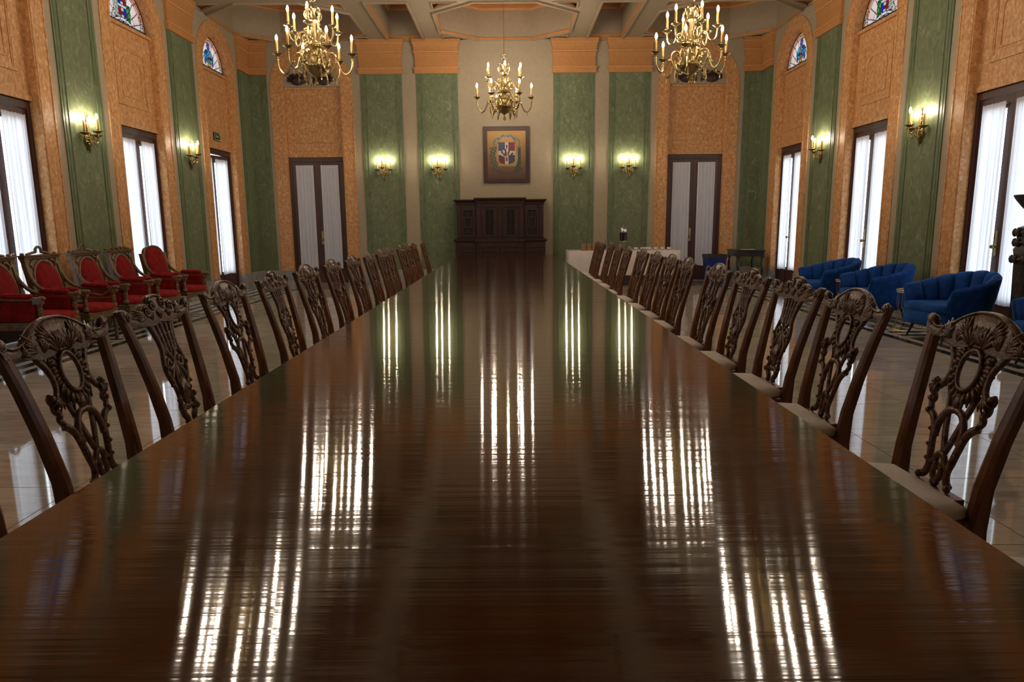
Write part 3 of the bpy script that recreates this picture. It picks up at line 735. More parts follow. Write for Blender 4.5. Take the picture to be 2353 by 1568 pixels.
def make_chandelier():
    t = empty('chandelier', (0,0,0), 0, 'x', 'chandelier', 'brass candle chandeliers')
    m = MB()
    m.lathe([(r_*(1.25 if z_ > -0.56 and z_ < 0.42 else 1.1), z_) for r_, z_ in [(0.0, -0.67), (0.016, -0.665), (0.026, -0.64), (0.022, -0.615), (0.008, -0.59), (0.014, -0.57), (0.02, -0.555), (0.05, -0.525), (0.095, -0.49), (0.13, -0.455), (0.15, -0.425), (0.152, -0.405), (0.13, -0.395), (0.105, -0.385),
             (0.085, -0.36), (0.072, -0.345), (0.07, -0.30), (0.055, -0.27), (0.04, -0.262), (0.048, -0.25), (0.036, -0.24), (0.034, -0.18), (0.05, -0.15), (0.085, -0.135), (0.10, -0.115), (0.095, -0.10), (0.06, -0.085), (0.045, -0.05),
             (0.05, 0.0), (0.032, 0.05), (0.03, 0.16), (0.04, 0.20), (0.036, 0.235), (0.06, 0.25), (0.066, 0.262), (0.05, 0.275), (0.03, 0.285), (0.024, 0.33), (0.03, 0.36), (0.042, 0.385), (0.036, 0.40), (0.018, 0.41), (0.022, 0.43), (0.012, 0.45), (0.016, 0.47), (0.008, 0.485), (0.0, 0.49)]], 20)
    m.build('stem', 'brass', t, True)
    m = MB()
    for k in range(20):
        a = 2*PI*k/20; m.ball((0.122*math.cos(a), 0.122*math.sin(a), -0.135), 0.013, 6, 4)
    m.build('bead_ring', 'brass', t, True)['kind'] = 'stuff'; m = MB()
    for k in range(24):
        a = 2*PI*k/24; m.ball((0.185*math.cos(a), 0.185*math.sin(a), -0.415), 0.014, 6, 4)
    m.build('bead_ring', 'brass', t, True)['kind'] = 'stuff'
    m = MB(); m.tube([(0.047*math.cos(2*PI*i/20), 0, 0.53+0.047*math.sin(2*PI*i/20)) for i in range(20)], 0.007, 6, closed=True)
    m.tube([(0, 0.047*math.cos(2*PI*i/20), 0.53+0.047*math.sin(2*PI*i/20)) for i in range(20)], 0.005, 6, closed=True); m.build('hook_ring', 'brass', t, True)
    def arm_lower():
        a = MB()
        a.tube(P3([(0.12,-0.40), (0.165,-0.50), (0.225,-0.47), (0.265,-0.40), (0.295,-0.34), (0.325,-0.345), (0.35,-0.40), (0.385,-0.475), (0.44,-0.51), (0.495,-0.47), (0.528,-0.40), (0.535,-0.30)]), 0.0135, 7)
        a.tube(P3([(0.305,-0.35), (0.295,-0.26), (0.24,-0.215), (0.185,-0.235), (0.17,-0.295), (0.205,-0.325), (0.225,-0.295)]), [0.0145]*24+[0.010]*13, 6)
        a.tube(P3([(0.08,-0.36), (0.12,-0.28), (0.165,-0.25), (0.15,-0.19), (0.12,-0.20)]), 0.016, 6)
        a.tube(P3([(0.23,-0.48), (0.245,-0.56), (0.235,-0.60), (0.25,-0.63)]), [0.012]*7+[0.016]*6+[0.009]*6, 6)
        a.tube(P3([(0.44,-0.51), (0.455,-0.545), (0.45,-0.575)]), [0.006]*6+[0.009]*7, 6)
        a.tube(P3([(0.335,-0.345), (0.31,-0.335), (0.30,-0.36)]), 0.012, 6)
        for x, z, r in ((0.295,-0.345,0.02), (0.215,-0.30,0.016), (0.12,-0.205,0.017), (0.27,-0.42,0.016), (0.185,-0.40,0.03)): a.ball((x, 0, z), (r, r*0.8, r), 7, 5)
        a.lathe([(0.011, -0.33), (0.02, -0.325), (0.02, -0.315), (0.011, -0.31)], 10, (0.535, 0, 0)); return a
    def arm_upper():
        a = MB()
        a.tube(P3([(0.07,-0.09), (0.105,0.0), (0.155,0.05), (0.205,0.035), (0.235,-0.015), (0.26,-0.065), (0.31,-0.08), (0.345,-0.035), (0.36,0.06)]), 0.0135, 7)
        a.tube(P3([(0.10,-0.02), (0.075,0.06), (0.10,0.11), (0.13,0.09), (0.12,0.06)]), 0.016, 6)
        a.tube(P3([(0.205,0.035), (0.20,-0.04), (0.165,-0.07), (0.14,-0.04), (0.16,-0.015)]), 0.014, 6)
        a.tube(P3([(0.06,0.27), (0.085,0.245), (0.11,0.26), (0.125,0.31), (0.105,0.355), (0.08,0.35), (0.085,0.32)]), 0.013, 6)
        a.tube(P3([(0.095,0.355), (0.10,0.39), (0.085,0.42)]), [0.008]*5+[0.013]*5+[0.007]*3, 6)
        a.tube(P3([(0.05,0.245), (0.085,0.22), (0.09,0.19), (0.105,0.185)]), 0.007, 6)
        for x, z, r in ((0.16,0.05,0.018), (0.12,0.07,0.018), (0.235,-0.02,0.015), (0.12,-0.05,0.02)): a.ball((x, 0, z), (r, r*0.8, r), 7, 5)
        return a
    lo = arm_lower().build('lower_arm', 'brass', t, True); candle_parts(lo, 0.535, -0.265+0.03)
    up = arm_upper().build('upper_arm', 'brass', t, True); candle_parts(up, 0.36, 0.075+0.035)
    for k in range(1, 6): part(lo, t, rz=k*PI/3); part(up, t, rz=PI/6+k*PI/3)
    up.rotation_euler = (0,0,PI/6)
    return t
def chain(parent, z0, z1):
    m = MB(); n = int((z1-z0)/0.034)
    link = [(0.011*math.cos(2*PI*i/10), 0.024*math.sin(2*PI*i/10)) for i in range(10)]
    for k in range(n):
        z = z0+(k+0.5)*(z1-z0)/n
        m.tube([((x, 0, z+y) if k % 2 else (0, x, z+y)) for x, y in link], 0.0032, 4, closed=True)
    return m.build('chain', 'brass', parent)
def canopy(parent, z):
    m = MB(); m.lathe([(0.0, -0.07), (0.012, -0.07), (0.02, -0.04), (0.05, -0.03), (0.07, -0.01), (0.075, 0.0), (0, 0.0)], 14, (0,0,z)); m.build('ceiling_canopy', 'brass', parent, True)
ZC = 4.04
LAMPS = [((-0.07, 14.05), 'brass candle chandelier hanging before the painting', H+0.92), ((-2.80, 10.5), 'brass candle chandelier in front of the left end door', H), ((2.70, 10.6), 'brass candle chandelier in front of the right end door', H),
         ((-2.80, 6.5), 'brass chandelier seen only mirrored in the table, left side', H), ((2.70, 6.5), 'brass chandelier seen only mirrored in the table, right side', H)]
base = make_chandelier()
for i, ((x, y), lab, top) in enumerate(LAMPS[1:], 1):
    o = dup(base, (x, y, ZC), 0.06*i, lab); chain(o, 0.575, top-ZC-0.06); canopy(o, top-ZC)
base.location = (LAMPS[0][0][0], LAMPS[0][0][1], ZC); base['label'] = LAMPS[0][1]; base.rotation_euler = (0,0,0.05)
chain(base, 0.575, LAMPS[0][2]-ZC-0.06); canopy(base, LAMPS[0][2]-ZC)

def make_sconce():
    """local: back at y=0, room towards -y"""
    t = empty('wall_sconce', (0,0,0), 0, 'x', 'wall sconce', 'three-candle brass sconces on the green pilasters')
    m = MB()
    out = [(0, -0.19), (0.03, -0.14), (0.06, -0.09), (0.075, -0.03), (0.06, 0.03), (0.035, 0.08), (0.03, 0.18), (0.045, 0.24), (0.03, 0.30), (0, 0.33)]
    pts = out+[(-x, z) for x, z in out[-2:0:-1]]
    m.M = lambda u, v, w_: (u, -w_, v); m.prism(pts, 0, 0.025); m.M = None
    m.tube([(0, -0.03, -0.16), (0, -0.05, -0.05), (0, -0.04, 0.08), (0, -0.035, 0.3)], [0.012, 0.03, 0.022, 0.016], 8)
    for z, s in ((0.31, 0.03), (0.25, 0.024), (0.19, 0.02), (0.13, 0.022)):
        for sg in (-1, 1): m.tube([(sg*x*s/0.03, -0.03, z+y) for x, y in ((0, -0.02), (0.025, 0.0), (0.03, 0.025), (0.012, 0.03))], 0.008, 5)
    m.lathe([(0, -0.23), (0.012, -0.215), (0.008, -0.195), (0.02, -0.18), (0.01, -0.165), (0, -0.16)], 8, (0, -0.03, 0))
    for k in range(9):
        a = 2*PI*k/9; m.ball((0.05*math.cos(a), -0.045, -0.04+0.06*math.sin(a)), 0.018, 6, 4)
    m.build('backplate', 'brass', t, True)
    a = MB(); a.tube(P3([(0.03,-0.03), (0.06,0.03), (0.09,-0.01), (0.115,-0.06), (0.155,-0.065), (0.175,-0.03), (0.175,0.01)]), 0.009, 6)
    a.tube(P3([(0.06,0.025), (0.045,-0.03), (0.07,-0.06), (0.09,-0.03)]), 0.008, 6)
    a.tube(P3([(0.13,-0.07), (0.15,-0.095), (0.17,-0.09)]), 0.006, 6)
    o = a.build('sconce_arm', 'brass', t, True); candle_parts(o, 0.175, 0.055, 'sconce_light')
    b = part(o, t, (0, -0.02, 0), PI+0.35); c = part(o, t, (0, -0.02, 0.035), -PI/2-0.1)
    o.location = (0, -0.02, 0); o.rotation_euler = (0,0,-0.35)
    return t
sb = make_sconce(); ZS = 2.55
SCON = [((BACKPILS[i], D-0.011, ZS), 0, 'brass sconce on the %s green pilaster of the end wall' % ORD[i]) for i in range(4)]
for i, p in enumerate(PILS[:4]):
    wh = ['far', 'middle', 'third from far', 'fourth from far'][i]
    SCON.append(((XL+0.011, p, ZS+0.02), PI/2, 'brass sconce on the %s green pilaster, red armchair side' % wh))
    SCON.append(((XR-0.011, p, ZS+0.02), -PI/2, 'brass sconce on the %s green pilaster, blue chair side' % wh))
for i, (l, rz, lab) in enumerate(SCON):
    o = sb if i == 0 else dup(sb, l, rz)
    o.location = l; o.rotation_euler = (0,0,rz); o.scale = (0.9,0.9,0.9); o['label'] = lab

# ------------------------------------------------------------------ long conference table
TL, TR_, TN, TF, TZ = -1.0, 0.895, 0.25, 13.45, 0.76
TX = (TL+TR_)/2; HW = (TR_-TL)/2
tab = empty('conference_table', (TX, (TN+TF)/2, 0), 0, 'very long polished dark mahogany conference table between two rows of carved chairs', 'table')
yc = (TN+TF)/2
def tabletop(y0, y1, e0, e1):
    g = 0.004
    def rg(inset, z): 
        a0 = y0+(inset if e0 else g); a1 = y1-(inset if e1 else g)
        return [(-HW+inset, a0-yc, z), (HW-inset, a0-yc, z), (HW-inset, a1-yc, z), (-HW+inset, a1-yc, z)]
    m = MB(); m.loft([rg(0.03, TZ-0.055), rg(0.012, TZ-0.05), rg(0.0, TZ-0.035), rg(0.0, TZ-0.018), rg(0.004, TZ-0.006), rg(0.013, TZ)])
    m.build('tabletop_section', 'table_top', tab)
tabletop(TN, 5.14, True, False); tabletop(5.14, 9.94, False, False); tabletop(9.94, TF, False, True)
m = MB(); s = HW-0.16
for x0, x1, y0, y1 in ((-s, -s+0.03, TN+0.2, TF-0.2), (s-0.03, s, TN+0.2, TF-0.2)): MB().box(x0, x1, y0-yc, y1-yc, TZ-0.16, TZ-0.052).build('apron', 'mahogany', tab)
for y in (TN+0.2, TF-0.23): MB().box(-s, s, y-yc, y+0.03-yc, TZ-0.16, TZ-0.052).build('apron', 'mahogany', tab)
pl = None
for y in (TN+0.5, 3.6, 6.7, 9.9, TF-0.5):
    for x in (-s+0.12, s-0.12):
        if pl is None:
            pl = MB().lathe([(0.03, 0), (0.045, 0.03), (0.03, 0.08), (0.05, 0.15), (0.062, 0.3), (0.045, 0.45), (0.03, 0.5), (0.05, 0.52), (0.05, 0.71), (0, 0.71)], 12).build('table_leg', 'mahogany', tab, True, loc=(x, y-yc, 0))
        else: part(pl, tab, (x, y-yc, 0))

# ------------------------------------------------------------------ carved dining chairs (local: +y towards the table)
SZ = 0.47
def yb(z): 
    t = max(0, (z-SZ)/0.53); return -0.225-0.125*t**1.25
def P(s, z, o=0.0): return (s, yb(z)+o, z)
NB = (0, 1, 0.22)
def strap(m, pts, wd, k=0.8, n=6, o=0.0, taper=None, sides=6):
    wd = wd*1.18
    q = spline(pts, n) if len(pts) > 2 else pts
    L = len(q); r = [wd]*L
    if taper: r = [wd*(taper[0]+(taper[1]-taper[0])*i/(L-1)) for i in range(L)]
    m.tube([P(a, b, o) for a, b in q], r, sides, flat=(NB, k))
def mir(m, pts, wd, **kw):
    for sg in (-1, 1): strap(m, [(sg*a, b) for a, b in pts], wd, **kw)
def bead(m, s, z, r, o=0.008):
    for sg in ((-1, 1) if abs(s) > 1e-6 else (1,)): m.ball(P(sg*s, z, o), (r, r*0.8, r), 7, 5)
def crest(top, bot, th):
    """solid crest rail between the top and bottom curves"""
    m = MB(); n = len(top); rings = []
    for i in range(n):
        (a, zt), (b, zb) = top[i], bot[i]
        rings.append([P(b, zb, th*0.7), P((a+b)/2, (zt+zb)/2, th), P(a, zt-0.006, th*0.75), P(a, zt, 0), P(a, zt-0.006, -th*0.6), P(b, zb, -th*0.6)])
    m.loft(rings); return m
def leaf_spray(m, s, z, ang, L, n=5, sp=0.5, wd=0.006, o=0.014):
    for k in range(n):
        a = ang+sp*(k-(n-1)/2)/max(1, (n-1)/2)
        for sg in (-1, 1):
            x1, z1 = s+L*math.cos(a), z+L*math.sin(a)
            xm, zm = s+0.55*L*math.cos(a+0.12), z+0.55*L*math.sin(a+0.12)
            m.tube([P(sg*s, z, o), P(sg*xm, zm, o+0.006), P(sg*x1, z1, o-0.004)], [wd*0.6, wd, wd*0.35], 5, flat=(NB, 0.7))
def splat_A(m):
    # oval cartouche with carved rim
    ov = lambda rx, rz: [(rx*math.sin(2*PI*i/24), 0.868+rz*math.cos(2*PI*i/24)) for i in range(24)]
    m.tube([P(a, b, 0.008) for a, b in ov(0.047, 0.066)], 0.0085, 6, closed=True, flat=(NB, 0.9))
    m.tube([P(a, b, 0.0) for a, b in ov(0.070, 0.090)], 0.025, 6, closed=True, flat=(NB, 0.3))
    for i in range(22):
        a = 2*PI*i/22
        if math.cos(a) > 0.75: continue
        x, z = math.sin(a), math.cos(a); x2, z2 = math.sin(a*1.0+0.16*(1 if x > 0 else -1)), math.cos(a+0.16*(1 if x > 0 else -1)); k2 = 0.9+0.2*((i*7) % 5)/4
        m.tube([P(0.056*x, 0.868+0.073*z, 0.004), P(0.078*x, 0.868+0.098*z, 0.009), P(0.098*k2*x2, 0.868+(0.118 if z > -0.5 else 0.132)*k2*z2, 0.0)], [0.008, 0.011, 0.004], 5, flat=(NB, 0.55))
    m.tube([P(0, 0.785, 0), P(0, 0.755, 0.005), P(0, 0.73, 0)], [0.03, 0.022, 0.012], 6, flat=(NB, 0.45))
    mir(m, [(0.135, 0.952), (0.122, 0.925), (0.098, 0.89), (0.088, 0.855), (0.093, 0.82), (0.113, 0.792), (0.135, 0.786), (0.143, 0.80), (0.133, 0.812)], 0.0105, taper=(1.0, 0.85))
    mir(m, [(0.10, 0.935), (0.078, 0.945), (0.062, 0.93), (0.07, 0.912), (0.084, 0.918)], 0.008)
    mir(m, [(0.127, 0.79), (0.133, 0.765), (0.121, 0.748), (0.128, 0.73), (0.118, 0.712)], 0.0115, taper=(1.1, 0.8))
    leaf_spray(m, 0.115, 0.80, -1.2, 0.045, 4, 0.7)
    bead(m, 0.136, 0.802, 0.013); bead(m, 0.13, 0.745, 0.011); bead(m, 0.121, 0.705, 0.012)
    # outer strands down to the shoe
    mir(m, [(0.121, 0.705), (0.098, 0.692), (0.078, 0.665), (0.066, 0.62), (0.056, 0.575), (0.047, 0.54), (0.055, 0.508), (0.073, 0.492)], 0.0115)
    for z, s_ in ((0.65, 0.082), (0.60, 0.070), (0.555, 0.060)): bead(m, s_, z, 0.008)
    # gothic arch
    mir(m, [(0.0, 0.735), (0.03, 0.727), (0.052, 0.70), (0.062, 0.665), (0.060, 0.63)], 0.0115)
    # crossing straps
    mir(m, [(0.066, 0.80), (0.046, 0.735), (0.026, 0.66), (0.008, 0.605), (-0.006, 0.575)], 0.0105, k=0.6, o=-0.006)
    # keyhole
    mir(m, [(0.0, 0.588), (0.016, 0.578), (0.022, 0.56), (0.013, 0.545), (0.02, 0.525), (0.012, 0.505), (-0.012, 0.485)], 0.010)
    mir(m, [(0.055, 0.545), (0.035, 0.552), (0.018, 0.57)], 0.010)
    bead(m, 0.075, 0.492, 0.014)
def splat_B(m):
    pl = [(-0.105, 0.955), (-0.075, 0.90), (-0.060, 0.84), (0.060, 0.84), (0.075, 0.90), (0.105, 0.955)]
    for x in (-0.066, -0.034, 0.0, 0.034, 0.066):
        strap(m, [(x*1.35, 0.955), (x, 0.90), (x*0.85, 0.84), (x*0.7, 0.80)], 0.0115, k=0.6)
    for a, b in ((-0.05, -0.017), (-0.017, 0.017), (0.017, 0.05)):
        for z in (0.935, 0.885, 0.845): m.tube([P((a+b)/2-0.016, z, 0), P((a+b)/2+0.016, z-0.006, 0)], 0.010, 5, flat=(NB, 0.6))
    mir(m, [(0.108, 0.955), (0.085, 0.91), (0.068, 0.86), (0.066, 0.82), (0.082, 0.775), (0.088, 0.735), (0.074, 0.69), (0.056, 0.655), (0.05, 0.61), (0.058, 0.575), (0.066, 0.56)], 0.0115)
    mir(m, [(0.05, 0.83), (0.02, 0.79), (-0.02, 0.745), (-0.055, 0.735), (-0.066, 0.76), (-0.045, 0.775), (-0.035, 0.757)], 0.0105)
    mir(m, [(0.0, 0.765), (0.03, 0.73), (0.058, 0.695), (0.072, 0.66)], 0.0105)
    mir(m, [(0.0, 0.75), (0.02, 0.70), (0.028, 0.65)], 0.0095)
    strap(m, [(0, 0.76), (0, 0.64)], 0.012, k=0.7)
    m.tube([P(0, 0.69, 0), P(0, 0.65, 0.006), P(0, 0.60, 0.004), P(0, 0.57, 0)], [0.022, 0.045, 0.04, 0.02], 8, flat=(NB, 0.35))
    leaf_spray(m, 0.02, 0.66, -1.4, 0.05, 4, 0.5)
    mir(m, [(0.066, 0.565), (0.045, 0.55), (0.02, 0.56), (0.0, 0.55)], 0.011)
    mir(m, [(0.06, 0.57), (0.05, 0.53), (0.03, 0.505), (0.036, 0.485)], 0.014)
    bead(m, 0.068, 0.60, 0.015); bead(m, 0.066, 0.545, 0.017); bead(m, 0.09, 0.745, 0.011); bead(m, 0.072, 0.66, 0.010); bead(m, 0.048, 0.76, 0.010)
def make_chair(kind):
    t = empty('dining_chair', (0,0,0), 0, 'x', 'chair', 'carved dining chairs around the long table')
    # seat
    def rg(g, z, f=0): return [(-0.215+g, -0.235+g, z), (0.215-g, -0.235+g, z), (0.275-g, 0.235-g, z), (0.18, 0.262-g, z), (0.0, 0.27-g, z), (-0.18, 0.262-g, z), (-0.275+g, 0.235-g, z)]
    m = MB(); m.loft([rg(0.0, 0.375), rg(0.0, 0.44), rg(0.012, 0.445)]); m.build('seat_rail', 'mahogany', t)
    def rg2(g, z): return [(x*(1-g/0.27), 0.01+(y-0.01)*(1-g/0.25), z) for x, y, _ in [(-0.19,-0.215,0), (0,-0.22,0), (0.19,-0.215,0), (0.235,-0.05,0), (0.262,0.19,0), (0.23,0.24,0), (0,0.252,0), (-0.23,0.24,0), (-0.262,0.19,0), (-0.235,-0.05,0)]]
    m = MB(); m.loft([rg2(0.0, 0.435), rg2(-0.006, 0.455), rg2(0.004, 0.475), rg2(0.03, 0.49), rg2(0.08, 0.50), rg2(0.15, 0.504)]); m.build('seat_cushion', 'seat_cloth', t, 'all')
    # rear stiles run from the floor to the crest
    for sg in (-1, 1):
        m = MB(); rings = []
        for z, s, y, a, b in ((0.0, 0.195, -0.30, 0.017, 0.02), (0.2, 0.20, -0.245, 0.019, 0.022), (0.42, 0.205, -0.225, 0.024, 0.026), (0.55, 0.209, yb(0.55), 0.025, 0.019), (0.7, 0.220, yb(0.7), 0.024, 0.017), (0.85, 0.237, yb(0.85), 0.022, 0.016), (0.955, 0.252, yb(0.955), 0.021, 0.015), (0.985, 0.258, yb(0.985), 0.019, 0.014)):
            x = sg*s
            rings.append([(x-a, y-b, z), (x+a, y-b, z), (x+a, y+b*0.6, z), (x+a*0.45, y+b, z), (x-a*0.45, y+b, z), (x-a, y+b*0.6, z)])
        m.loft(rings); m.build('stile', 'mahogany', t)
        m = MB(); m.tube([(sg*0.245, 0.215, 0.42), (sg*0.262, 0.235, 0.33), (sg*0.252, 0.225, 0.18), (sg*0.24, 0.215, 0.06), (sg*0.25, 0.23, 0.02), (sg*0.25, 0.235, 0.0)], [0.032, 0.034, 0.02, 0.016, 0.026, 0.028], 8); m.build('front_leg', 'mahogany_carved', t, True)
    m = MB(); m.box(-0.13, 0.13, -0.243, -0.205, 0.44, 0.478); m.box(-0.15, 0.15, -0.25, -0.20, 0.44, 0.455); m.build('back_shoe', 'mahogany', t)
    # crest rail
    N = 30
    if kind == 'A':
        tp = spline([(-0.288, 1.012), (-0.262, 1.004), (-0.225, 0.985), (-0.17, 0.995), (-0.11, 1.03), (-0.055, 1.052), (0, 1.058), (0.055, 1.052), (0.11, 1.03), (0.17, 0.995), (0.225, 0.985), (0.262, 1.004), (0.288, 1.012)], 4)
        bt = spline([(-0.262, 0.945), (-0.25, 0.945), (-0.22, 0.948), (-0.17, 0.945), (-0.13, 0.93), (-0.08, 0.93), (0, 0.945), (0.08, 0.93), (0.13, 0.93), (0.17, 0.945), (0.22, 0.948), (0.25, 0.945), (0.262, 0.945)], 4)
    else:
        tp = spline([(-0.292, 1.018), (-0.268, 1.022), (-0.235, 0.992), (-0.18, 0.982), (-0.135, 1.012), (-0.10, 1.028), (-0.072, 1.022), (-0.045, 1.05), (0, 1.06), (0.045, 1.05), (0.072, 1.022), (0.10, 1.028), (0.135, 1.012), (0.18, 0.982), (0.235, 0.992), (0.268, 1.022), (0.292, 1.018)], 3)
        bt = spline([(-0.265, 0.955), (-0.255, 0.955), (-0.225, 0.95), (-0.18, 0.938), (-0.14, 0.938), (-0.11, 0.935), (-0.08, 0.93), (-0.045, 0.935), (0, 0.94), (0.045, 0.935), (0.08, 0.93), (0.11, 0.935), (0.14, 0.938), (0.18, 0.938), (0.225, 0.95), (0.255, 0.955), (0.265, 0.955)], 3)
    c = crest(tp, bt, 0.019).build('crest_rail', 'mahogany_carved', t, True)
    m = MB()
    m.tube([P(a, b-0.004, 0.014) for a, b in tp], 0.0055, 5)
    for sg in (-1, 1):
        m.tube([P(sg*a, b, 0.012) for a, b in spline([(0.285, 1.0), (0.268, 1.016), (0.25, 1.005), (0.252, 0.985), (0.266, 0.984), (0.268, 0.995)], 4)], 0.008, 5)
        m.ball(P(sg*0.262, 0.995, 0.004), (0.026, 0.02, 0.024), 7, 5)
    if kind == 'A':
        leaf_spray(m, 0.03, 0.945, 1.35, 0.085, 6, 0.9, 0.009)
        leaf_spray(m, 0.0, 0.95, PI/2, 0.075, 3, 0.3, 0.010)
        leaf_spray(m, 0.125, 0.955, 0.5, 0.075, 5, 0.5, 0.008)
        leaf_spray(m, 0.10, 0.95, 1.9, 0.06, 4, 0.5, 0.008)
        leaf_spray(m, 0.20, 0.955, 2.6, 0.05, 4, 0.5, 0.007)
        leaf_spray(m, 0.06, 0.975, 0.9, 0.07, 5, 0.6, 0.009); leaf_spray(m, 0.15, 0.96, 1.5, 0.05, 4, 0.6, 0.008)
    else:
        for sg in (-1, 1):
            for cx, cz, r in ((0.10, 0.992, 0.026), (0.042, 1.015, 0.026), (0.25, 0.99, 0.018)):
                m.tube([P(sg*x, z, 0.018) for x, _, z in scroll(cx, cz, r, 0.006, 0.5, 1.6)], 0.006, 5)
        leaf_spray(m, 0.12, 0.965, 0.25, 0.085, 5, 0.35, 0.008); leaf_spray(m, 0.0, 0.955, PI/2, 0.06, 3, 0.4, 0.009); leaf_spray(m, 0.07, 0.955, 1.3, 0.05, 4, 0.6, 0.008)
    m.build('crest_carving', 'mahogany_carved', c, 'all')
    m = MB(); (splat_A if kind == 'A' else splat_B)(m); m.build('pierced_splat', 'mahogany_carved', t, 'all')
    return t
cA, cB = make_chair('A'), make_chair('B')
usedA = usedB = False
LY = [1.60, 2.29, 2.99, 3.76, 4.50, 5.31, 6.10, 6.87, 7.64, 8.43, 9.05, 10.02, 10.72, 11.52, 12.6]
RY = [1.45, 2.16, 3.00, 3.66, 4.35, 4.99, 5.86, 6.52, 7.19, 7.96, 8.78, 9.70, 10.47, 11.2, 11.95]
LB = {2, 4}; RB = {3, 4}
rc = random.Random(11)
for side, ys, bs in ((-1, LY, LB), (1, RY, RB)):
    for i, y in enumerate(ys):
        x = -1.215+rc.uniform(-0.02, 0.02)-(0.02 if i > 6 else 0) if side < 0 else 1.185+rc.uniform(-0.02, 0.02)
        rz = (-PI/2 if side < 0 else PI/2)+rc.uniform(-0.03, 0.03)
        nm = 'red armchair side' if side < 0 else 'blue chair side'
        if i == 0: lab = 'carved dining chair cut off by the picture edge, nearest on the %s' % nm
        else: lab = 'carved dining chair, %s from the camera on the table\'s %s' % (ORD[i], nm)
        if i in bs:
            o = cB if not usedB else dup(cB, (0,0,0), 0); usedB = True
        else:
            o = cA if not usedA else dup(cA, (0,0,0), 0); usedA = True
        o.location = (x, y, 0); o.rotation_euler = (0,0,rz); o['label'] = lab

